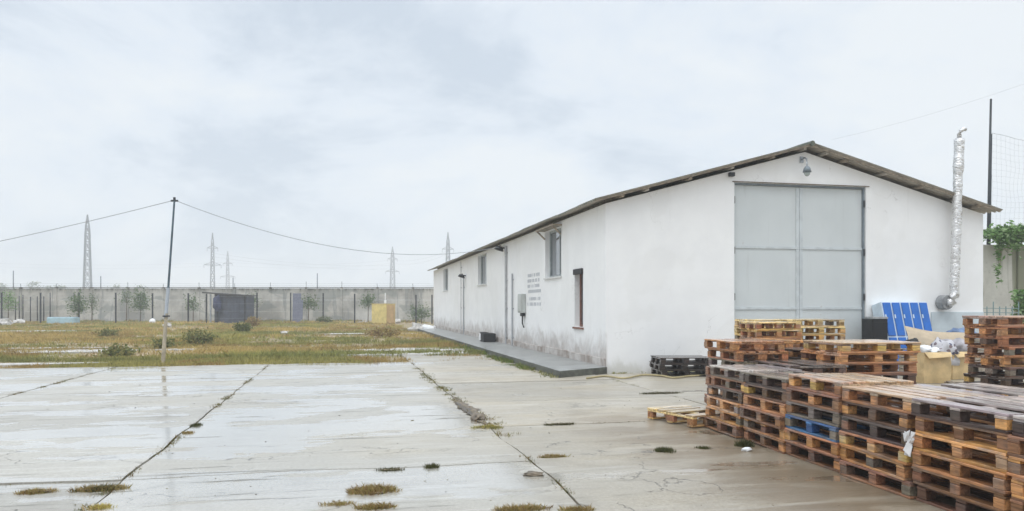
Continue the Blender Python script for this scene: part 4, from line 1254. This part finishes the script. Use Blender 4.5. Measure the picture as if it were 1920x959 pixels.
# pale blue tank, white drum, rubble
q = MB(); q.box(-1.25, 1.25, -.6, .6, 0, .62, .06)
tk = q.build('water_tank', M['paleblue'], None, False, P(119, 73, .0), (0, 0, .1)); tag(tk, 'low pale blue tank half sunk in the rough grass', 'tank')
q = MB(); q.box(-1.15, 1.15, -.5, .5, .622, .66, .01); q.build('cover', M['gateframe'], tk)
lump('white_drum', P(286, 72, .22), (.28, .28, .30), M['whiteplast'], 'round white drum lying in the grass below the leaning pole', 'drum', .12, 2)
for k, (px, py, s, lb) in enumerate(((9, 610, .5, 'pale rubble lump at the left edge of the field'), (35, 608, .42, 'pale rubble lump left of the blue tank'), (313, 613, .25, 'small pale stone beside the leaning pole'), (782, 621, .45, 'brown streaked rubble lump before the warehouse corner'), (803, 621, .40, 'white rubble lump nearest the warehouse corner'), (745, 606, .35, 'pale rubble lump right of the yellow cabinet'), (402, 598, .4, 'pale rubble lump before the dark shed'), (534, 627, .18, 'small white stone in the middle of the field'), (815, 600, .35, 'white rubble lump against the far end of the warehouse'))):
    c = G(px, max(py, 603)); lump('rubble', c + Vector((0, 0, s * .35)), (s * 1.3, s, s * .8), M['stone'] if k != 4 else M['whiteplast'], lb, 'rubble', .6, k * 3.1, 1.5, 2)
# crack lump beside the broken joint
q = lump('concrete_fragment', G(893, 786) + Vector((.02, 0, .03)), (.10, .22, .05), M['mudmat'], 'broken brownish concrete fragment lying at the open slab joint', 'fragment', .5, 4, 1.6, 3)
q = lump('concrete_fragment', G(1000, 892) + Vector((0, 0, .015)), (.10, .06, .02), M['mudmat'], 'small brown clod on the nearest part of the slab joint', 'fragment', .5, 9, 1.6, 3)
lump('crumpled_cup', G(1400, 847) + Vector((0, 0, .022)), (.055, .035, .024), M['whiteplast'], 'crumpled white litter on the concrete before the pallets', 'litter', .4, 6)

# leaning pole with the cable
ln = empty('leaning_pole', G(305, 682), 0, 'leaning dark pole spliced to a pale timber post carrying a cable', 'pole')
b0 = G(305, 682); d = b0.y
t1 = P(312, d, Zat(588, d)); t2 = P(315.5, d, Zat(540, d)); t3 = P(328.5, d, Zat(376, d))
q = MB(); q.tube([(0, 0, -.1), t1 - b0], .062, seg=8, r1=.05); q.build('timber_post', M['palepost'], ln)
q = MB(); q.tube([t2 - b0 - Vector((.003, .0, .05)), t3 - b0 - Vector((0, .05, 0))], .034, seg=8, r1=.028); q.build('steel_pole', M['bluepole'], ln)
q = MB(); q.tube([t1 - b0 - Vector((0.02, .0, .12)), t2 - b0], .05, seg=8); q.build('pale_sleeve', simple('pale_pole_paint', (.44, .48, .53), .5, .1, .15, 3), ln)
q = MB(); a = t1 - b0
q.box(a.x - .08, a.x + .07, -.075, .075, a.z - .10, a.z - .06)
q.build('clamp', M['darksteel'], ln)
tp = t3 - Vector((0, .05, 0))
q = MB(); q.tube([(tp.x - .1 - b0.x, -.05, tp.z - .02), (tp.x + .1 - b0.x, -.05, tp.z - .02)], .03, seg=6); q.tube([(tp.x - b0.x, -.05, tp.z), (tp.x - b0.x, -.05, tp.z + .08)], .035, seg=6); q.build('insulator', M['darksteel'], ln)
def span(a, b, sag, n=40):
    a, b = Vector(a), Vector(b)
    return [a.lerp(b, i / n) - Vector((0, 0, sag * 4 * (i / n) * (1 - i / n))) for i in range(n + 1)]
eave = bld.matrix_basis @ Vector((-.05, dv(944), 4.02)) if False else (Matrix.Translation(B0) @ Matrix.Rotation(ANG, 4, 'Z') @ Vector((-.02, dv(946), 4.08)))
q = MB(); q.tube(span(tp, eave, .85, 60), .010, seg=5)
q.tube(span(tp, tp + Vector((-24, 0, -3.6)), .65, 50), .010, seg=5)
tag(q.build('overhead_cable', M['cablegrey']), 'sagging grey cable running from the leaning pole to the warehouse eave', 'cable')
# faint cables at the right
q = MB(); q.tube(span(P(1560, 48, Zat(262, 48)), P(2050, 40, Zat(110, 40)), .3), .005, seg=4)
tag(q.build('overhead_cable', M['cablegrey']), 'thin faint cable crossing the sky above the flue', 'cable')

# ------------------------------------------------------------------ pylons
def pylon(px, d, top, hw, arms, label, arm_w=5.0):
    z1 = Zat(top, d)
    t = empty('pylon', P(px, d, 0), .3, label, 'pylon', 'power pylons beyond the wall')
    q = MB()
    th = .16 + d * .00035
    def hwz(z): f = z / z1; return hw * (1 - f * .62) if f < .86 else hw * .467 * max(.06, (1 - f) / .14)
    n = 11
    zs = [z1 * (1 - (1 - i / n) ** 1.25) for i in range(n + 1)]
    for i in range(n):
        a, b = zs[i], zs[i + 1]; wa, wb = hwz(a), hwz(b)
        ca = [(-wa, -wa), (wa, -wa), (wa, wa), (-wa, wa)]; cb = [(-wb, -wb), (wb, -wb), (wb, wb), (-wb, wb)]
        for k in range(4):
            k2 = (k + 1) % 4
            q.bar((*ca[k], a), (*cb[k], b), th)
            q.bar((*ca[k], a), (*cb[k2], b), th * .55)
            q.bar((*ca[k2], a), (*cb[k], b), th * .55)
            q.bar((*cb[k], b), (*cb[k2], b), th * .6)
    q.build('lattice_mast', M['pylon'], t)
    for f, aw in arms:
        z = z1 * f; wz = hwz(z)
        q = MB()
        for s_ in (-1, 1):
            q.bar((0, 0, z), (s_ * aw, 0, z + .1), th * .8); q.bar((0, 0, z + 1.6), (s_ * aw, 0, z + .1), th * .6)
            q.bar((s_ * aw, 0, z), (s_ * aw, 0, z - 1.6), th * .5)
        q.build('cross_arm', M['pylon'], t)
    return t
pylon(164, 300, 403, 1.5, [], 'tall narrow lattice pylon without arms beyond the wall, nearest one')
pylon(398.5, 400, 437, 1.25, [(.58, 4.2), (.80, 2.6)], 'lattice pylon with cross arms, taller of the pair above the shed')
pylon(427, 560, 471, 1.4, [(.55, 5.0), (.78, 3.2)], 'lattice pylon with cross arms, fainter of the pair above the shed')
pylon(736, 520, 463, 2.0, [(.60, 4.6), (.80, 3.2)], 'faint lattice pylon above the yellow cabinet')
pylon(840, 420, 436, 1.5, [(.55, 4.2), (.78, 3.2)], 'lattice pylon rising behind the far end of the warehouse')
q = MB()
for dz in (0, -3.2):
    for (pa, da, ta, pb, db, tb) in ((427, 560, 492 - dz * 2, 736, 520, 488 - dz * 2), (736, 520, 488 - dz * 2, 840, 420, 470 - dz * 2), (398, 400, 475 - dz * 2, 736, 520, 498 - dz * 2), (-100, 560, 490 - dz * 2, 427, 560, 492 - dz * 2)):
        q.tube(span(P(pa, da, Zat(ta, da)), P(pb, db, Zat(tb, db)), 2.5, 24), .055, seg=3)
tag(q.build('power_lines', M['cablegrey']), 'faint power lines strung between the distant pylons', 'power lines')

# distant trees over the wall
for k, (px, top, wpx, lb) in enumerate(((5, 533, 22, 'faint distant treetop at the left edge'), (67, 527, 24, 'faint distant treetop, tallest one left of the nearest pylon'), (92, 531, 22, 'faint distant treetop, widest of those left of the nearest pylon'), (112, 532, 20, 'faint distant treetop just left of the nearest pylon'), (262, 533, 18, 'faint distant treetop above the round dense sapling'), (217, 535, 16, 'faint distant treetop between the nearest pylon and the cable pole'))):
    d = 420
    t = empty('distant_tree', P(px, d), 0, lb, 'tree', 'faint trees beyond the wall')
    z1 = Zat(top, d); rw = wpx / 2 / F * d
    q = MB(); q.tube([(0, 0, 0), (.2, 0, z1 * .4), (0, 0, z1 * .8)], .4, seg=6, r1=.1); q.build('trunk', M['bark'], t)
    leaves('crown', clumps((0, 0, z1 * .62), (rw, rw * .8, z1 * .34), 26, 26, 1.0), .62, GREENS, t)

# ------------------------------------------------------------------ grass
def blades(name, roots, hts, tints, wid, lean=.5, nb=6, spread=.08, label=None, kind='stuff', parent=None, loc=None):
    """tufts of grass blades as thin triangles"""
    roots = np.asarray(roots, float); n = len(roots)
    Rr = np.repeat(roots, nb, 0); Hh = np.repeat(hts, nb) * np.random.uniform(.5, 1.2, n * nb)
    Tt = np.repeat(tints, nb, 0) * np.random.uniform(.75, 1.25, n * nb)[:, None]
    m = n * nb
    ang = np.random.uniform(0, 2 * np.pi, m); off = np.random.uniform(0, 1, m) ** .5 * spread
    b0 = Rr + np.stack([np.cos(ang) * off, np.sin(ang) * off, np.zeros(m)], 1)
    la = ang + np.random.normal(0, .7, m); ll = np.random.uniform(.1, 1, m) * lean * Hh
    tip = b0 + np.stack([np.cos(la) * ll, np.sin(la) * ll, Hh], 1)
    midp = b0 * .5 + tip * .5 + np.stack([-np.cos(la) * ll * .15, -np.sin(la) * ll * .15, Hh * .1], 1)
    wa = np.random.uniform(0, np.pi, m); wv = np.stack([np.cos(wa), np.sin(wa), np.zeros(m)], 1) * (wid * np.random.uniform(.6, 1.3, m))[:, None] if np.isscalar(wid) else np.stack([np.cos(wa), np.sin(wa), np.zeros(m)], 1) * (np.repeat(wid, nb) * np.random.uniform(.6, 1.3, m))[:, None]
    q = np.stack([b0 - wv, b0 + wv, midp + wv * .7, tip, midp - wv * .7], 1).reshape(-1, 3)
    me = bpy.data.meshes.new(name)
    me.vertices.add(m * 5); me.vertices.foreach_set('co', q.ravel())
    me.loops.add(m * 5); me.loops.foreach_set('vertex_index', np.arange(m * 5))
    me.polygons.add(m); me.polygons.foreach_set('loop_start', np.arange(m) * 5); me.polygons.foreach_set('loop_total', np.full(m, 5))
    me.update()
    at = me.color_attributes.new('tint', 'FLOAT_COLOR', 'POINT')
    at.data.foreach_set('color', np.repeat(np.c_[Tt, np.ones(m)], 5, 0).astype(np.float32).ravel())
    o = link(name, me, M['leaf'], parent, loc)
    if kind: tag(o, kind=kind)
    if label: o['label'] = label
    return o
STRAW = np.array((.56, .41, .17)); RUSTY = np.array((.42, .255, .10)); OLIVE = np.array((.34, .32, .11)); GREEN = np.array((.24, .26, .085)); YEL = np.array((.56, .48, .14))
def field():
    pts, hs, tn, wd = [], [], [], []
    rnd = random.Random(3)
    N_ = 60000
    for k in range(N_):
        t = rnd.random()
        d = 1 / (1 / 21.0 + t * (1 / 83.0 - 1 / 21.0)) if rnd.random() < .72 else 22 + rnd.random() ** .7 * 60
        x = rnd.uniform(-.95, .02) * d
        u = (x + .22 * d) / K; v = (-.22 * x + d) / K
        e = 23.0 + .5 * mnoise.noise((u * .9, 3.1, 2)) + (0.2 if u < 2 else 0.6)
        if u > 2 and v < 31 and mnoise.noise((u * .3, v * .75, 21)) > .02: continue
        if u > 4.7: continue
        if v < e - .35 - .5 * max(0, mnoise.noise((u * .8, 5, 9))): continue
        a = mnoise.noise((u * .16, v * .16, 1.5)) + .5 * mnoise.noise((u * .5, v * .5, 6))
        b = mnoise.noise((u * .10, v * .22, 8.2)) + .45 * mnoise.noise((u * .7, v * .9, 3))
        bare = mnoise.noise((u * .22, v * .55, 12.7)) + .4 * mnoise.noise((u * .9, v * 1.4, 4))
        if bare > .05 and rnd.random() < .88: continue
        if b > .22: c = STRAW * .8 + YEL * .2
        elif b > -.02: c = RUSTY * .65 + OLIVE * .4
        elif b > -.22: c = OLIVE * .7 + YEL * .3
        else: c = GREEN * .6 + OLIVE * .4
        c = c * (1 + .25 * a)
        hgt = .10 + .13 * max(0, a + .4) + (.10 if rnd.random() < .06 else 0)
        if v < e + 2.2:
            hgt *= .6
            ed = mnoise.noise((u * .35, 1.2, 3.3)) + .5 * mnoise.noise((u * 1.3, v * .6, 2))
            if ed > -.05: c = RUSTY * .55 + OLIVE * .3 + STRAW * .15
            else: c = c * .35 + OLIVE * .5 + YEL * .1 + RUSTY * .1 * rnd.random()
            if ed > .12 and rnd.random() < .75: continue
        if d > 70: hgt *= 1.2
        pts.append((x, d, -.035)); hs.append(hgt); tn.append(c); wd.append(.004 + .00022 * d)
    blades('rough_grass', pts, np.array(hs), np.array(tn), np.array(wd), .9, 7, .16)
field()
def strip(name, a, b, n, jit, h, tints, w=.004, nb=6):
    pts = []; tn = []
    for k in range(n):
        t = random.random()
        if mnoise.noise((t * 26, a.x * 3, 5)) < .05: continue
        p = a.lerp(b, t); pts.append((p.x + random.gauss(0, jit), p.y + random.gauss(0, jit), -.02)); tn.append(random.choice(tints))
    return blades(name, pts, np.random.uniform(.4, 1.2, len(pts)) * h, np.array(tn), w, .9, nb, .03)
for uj in (-6.03, -2.04, 1.95):
    strip('joint_weeds', UV(uj, 5.0), UV(uj, 22.8), 1900, .03, .035, [OLIVE * .6, GREEN * .6, STRAW * .5, RUSTY * .4])
strip('joint_weeds', UV(1.95, 13), UV(1.95, 22.8), 1100, .08, .05, [OLIVE * .7, GREEN * .5, YEL * .5])
strip('joint_weeds', UV(2.0, 9.6), UV(2.0, 12.4), 420, .09, .05, [OLIVE * .7, YEL * .55, RUSTY * .6])
strip('joint_weeds', UV(5.94, 8.0), UV(5.94, 17), 500, .02, .03, [OLIVE * .8, GREEN * .8])
for (u0_, u1_, v_) in ((-8.2, -5.2, 7.95), (-5.5, -2, 7.95), (-2, 1.9, 7.95), (2, 5.5, 10.4), (2, 5.9, 8.1), (-9, -6.1, 13.3), (-6, -2.1, 18.7), (2, 5, 16.4), (2, 5, 19.2), (-10, -6, 18.7), (-6, -2.1, 13.3), (-6, -2.1, 10.6)):
    strip('joint_weeds', UV(u0_, v_), UV(u1_, v_), 220, .02, .022, [OLIVE * .5, GREEN * .4, RUSTY * .5])
# bright grass along the walkway
strip('walkway_grass', UV(4.75, 19.5), UV(4.72, 34), 1500, .10, .12, [GREEN * 1.1, GREEN * .8, np.array((.11, .20, .03))], .006)
strip('walkway_grass', UV(4.72, 17.0), UV(4.75, 19.8), 260, .07, .10, [GREEN * .7, OLIVE], .005)
strip('wall_grass', UV(6.5, 17.9), UV(9.2, 17.95), 260, .06, .07, [GREEN * 1.1, YEL * .8], .005)
strip('wall_grass', P(-40, 82.6), P(815, 82.6), 2600, .25, .28, [OLIVE, STRAW * .9, RUSTY * .8, GREEN * .8], .02)
strip('wall_grass', P(-40, 77.5), P(815, 77.5), 1500, 1.2, .22, [OLIVE, STRAW * .9, RUSTY * .8], .018)
# separate tufts and cushions on the concrete
def tuft(px, py, rx, ry, h, tints, label, n=110, dead=False):
    c = G(px, py); t = []; rx *= .78; ry *= .9; h *= .62
    for k in range(n):
        a = random.uniform(0, 6.283); r = random.random() ** .75 * (1 + .7 * mnoise.noise((math.cos(a) * 1.5 + px, math.sin(a) * 1.5, py)))
        t.append((rx * r * math.cos(a), ry * r * math.sin(a), -.01))
    o = blades('grass_tuft', t, np.random.uniform(.4, 1.5, n) * h, np.array([random.choice(tints) for _ in range(n)]), .0028, 1.25 if dead else .6, 12, .05, None, None, None, (c.x, c.y, 0))
    o.rotation_euler = (0, 0, ANG)
    tag(o, label, 'grass tuft', 'grass tufts in the slab joints')
    if rx > .13:
        b = MB(); b.poly([(p.x, p.y, .0095) for p in ragged(c, rx * .95, ry * .85, 20, ANG, px * .01)]); tag(b.build('soil_patch', M['soil2']), kind='structure')
DG = [GREEN * .3, GREEN * .4, OLIVE * .32]; DRY = [STRAW * .8, STRAW * .6, RUSTY * .7, YEL * .6]
tuft(1245, 847, .10, .10, .07, DG, 'dark green round grass tuft nearest the loose yellow pallet')
tuft(1318, 840, .09, .06, .04, DG, 'small dark grass tuft left of the front pallet stacks', 50)
tuft(1395, 836, .10, .06, .10, DG, 'dark green tuft at the foot of the pallet stacks')
tuft(810, 877, .06, .05, .06, DG, 'tiny dark green cushion tuft in the middle of the wet slab', 60)
tuft(733, 882, .17, .05, .04, DG, 'flat dark green tuft left of the tiny cushion tuft', 90)
tuft(1037, 857, .17, .06, .045, DRY, 'flat straw coloured tuft right of the long slab joint', 120, True)
tuft(697, 922, .24, .13, .07, DRY, 'largest dry brown tuft near the bottom of the photo', 220, True)
tuft(705, 953, .18, .05, .06, DRY, 'dry tuft cut by the bottom edge below the largest dry tuft', 120, True)
tuft(635, 946, .14, .06, .04, DRY, 'small dry tuft left of the largest dry tuft', 80, True)
tuft(187, 953, .10, .04, .05, [YEL, STRAW], 'small yellow tuft at the bottom left edge', 60, True)
tuft(190, 918, .26, .07, .06, DRY + DG, 'long dry grass tuft in the left cross joint', 200, True)
tuft(70, 923, .20, .05, .045, DRY, 'brown dry tuft at the far left cross joint', 110, True)
tuft(980, 956, .24, .06, .06, DRY, 'dry tuft at the bottom edge just left of the long joint', 150, True)
tuft(1080, 957, .16, .05, .05, DRY, 'dry tuft at the bottom edge on the long joint', 110, True)
tuft(368, 798, .07, .10, .05, DG, 'small dark tuft on the diagonal joint, upper one', 60)
tuft(352, 812, .06, .09, .04, DRY, 'small brown tuft on the diagonal joint, lower one', 60, True)
tuft(1048, 796, .28, .05, .04, DG, 'flat green tuft in the cross joint right of the broken joint', 110)
tuft(913, 802, .22, .10, .05, [YEL, OLIVE], 'yellowish tuft at the end of the broken joint', 140, True)
tuft(1240, 738, .5, .07, .05, DG, 'long green tuft before the blackened pallets', 160)
# grit, twigs and leaf litter scattered over the concrete: too many to count
def litter():
    bm = bmesh.new(); tl = bm.verts.layers.float_color.new('tint')
    for k in range(260):
        d = 4.6 + random.random() ** 1.5 * 17
        x = random.uniform(-.7, .45) * d
        u = (x + .22 * d) / K; v = (-.22 * x + d) / K
        if v > 22 or (u > 4.6 and v > 16.8): continue
        if random.random() < .5: u += 0
        s_ = random.uniform(.0035, .008) * (2.2 if random.random() < .05 else 1)
        c = random.choice(((.10, .08, .06), (.16, .12, .08), (.06, .05, .04), (.5, .48, .44), (.22, .19, .10)))
        Mx = Matrix.Translation((x, d, s_ * .25)) @ Matrix.Rotation(random.uniform(0, 6), 4, 'Z') @ Matrix.Diagonal((s_ * random.uniform(1, 2.6), s_, s_ * random.uniform(.3, .7), 1))
        g = bmesh.ops.create_icosphere(bm, subdivisions=1, radius=1, matrix=Mx)
        for v_ in g['verts']:
            v_.co += Vector((random.uniform(-1, 1), random.uniform(-1, 1), random.uniform(-.3, .3))) * s_ * .3; v_[tl] = (*c, 1)
    me = bpy.data.meshes.new('litter'); bm.to_mesh(me); bm.free()
    return tag(link('litter', me, M['leaf']), kind='stuff')
litter()
# bushes in the field
def bush(px, py, wpx, top, label, tint):
    c = G(px, py); hgt = Zat(top, c.y); rw = wpx / 2 / F * c.y
    t = empty('field_bush', c, 0, label, 'bush', 'bushes in the rough grass')
    leaves('foliage', clumps((0, 0, hgt * .42), (rw, rw * .6, hgt * .40), 34, 22, .16), .07, tint, t, 1.0)
    q = MB()
    for k in range(6): q.tube([(0, 0, -.05), (rw * .4 * math.cos(k), rw * .4 * math.sin(k), hgt * .4), (rw * .8 * math.cos(k), rw * .7 * math.sin(k), hgt * .75)], .015, seg=4, r1=.005)
    q.build('stems', M['bark'], t)
DKB = [(.15, .17, .055), (.20, .21, .07), (.27, .24, .08)]
DRB = [(.38, .27, .10), (.30, .24, .08), (.26, .16, .07)]
bush(372, 646, 54, 617, 'dark green bush right of the leaning pole', DKB)
bush(454, 624, 30, 604, 'green bush before the dark shed', [(.11, .14, .04), (.15, .16, .05)])
bush(475, 613, 26, 592, 'dry brown weeds beside the dark shed', DRB)
bush(205, 632, 28, 618, 'small dark bush left of the leaning pole', DKB)
bush(222, 668, 46, 655, 'low dark bush near the edge of the slabs', DKB)
bush(720, 632, 70, 614, 'dry reddish weeds before the yellow cabinet', DRB)
bush(610, 606, 30, 592, 'low green bush below the round wall stain', [(.10, .13, .04), (.13, .15, .04)])
bush(308, 652, 20, 640, 'small bush at the foot of the leaning pole', DKB)
bush(103, 600, 24, 586, 'brown dead bush by the far wall above the blue tank', DRB)
bush(505, 600, 46, 588, 'brown dead brush by the far wall right of the shed', DRB)

# ------------------------------------------------------------------ haze
q = MB(); q.box(-640, 640, -60, 760, -1.035, 52)
hz = bpy.data.materials.new('haze'); hz.use_nodes = True; hz.node_tree.nodes.clear()
ho = hz.node_tree.nodes.new('ShaderNodeOutputMaterial'); hv = hz.node_tree.nodes.new('ShaderNodeVolumePrincipled')
hv.inputs['Color'].default_value = (.93, .96, 1, 1); hv.inputs['Density'].default_value = .0016
hz.node_tree.links.new(hv.outputs[0], ho.inputs['Volume'])
tag(q.build('haze', hz), kind='stuff')
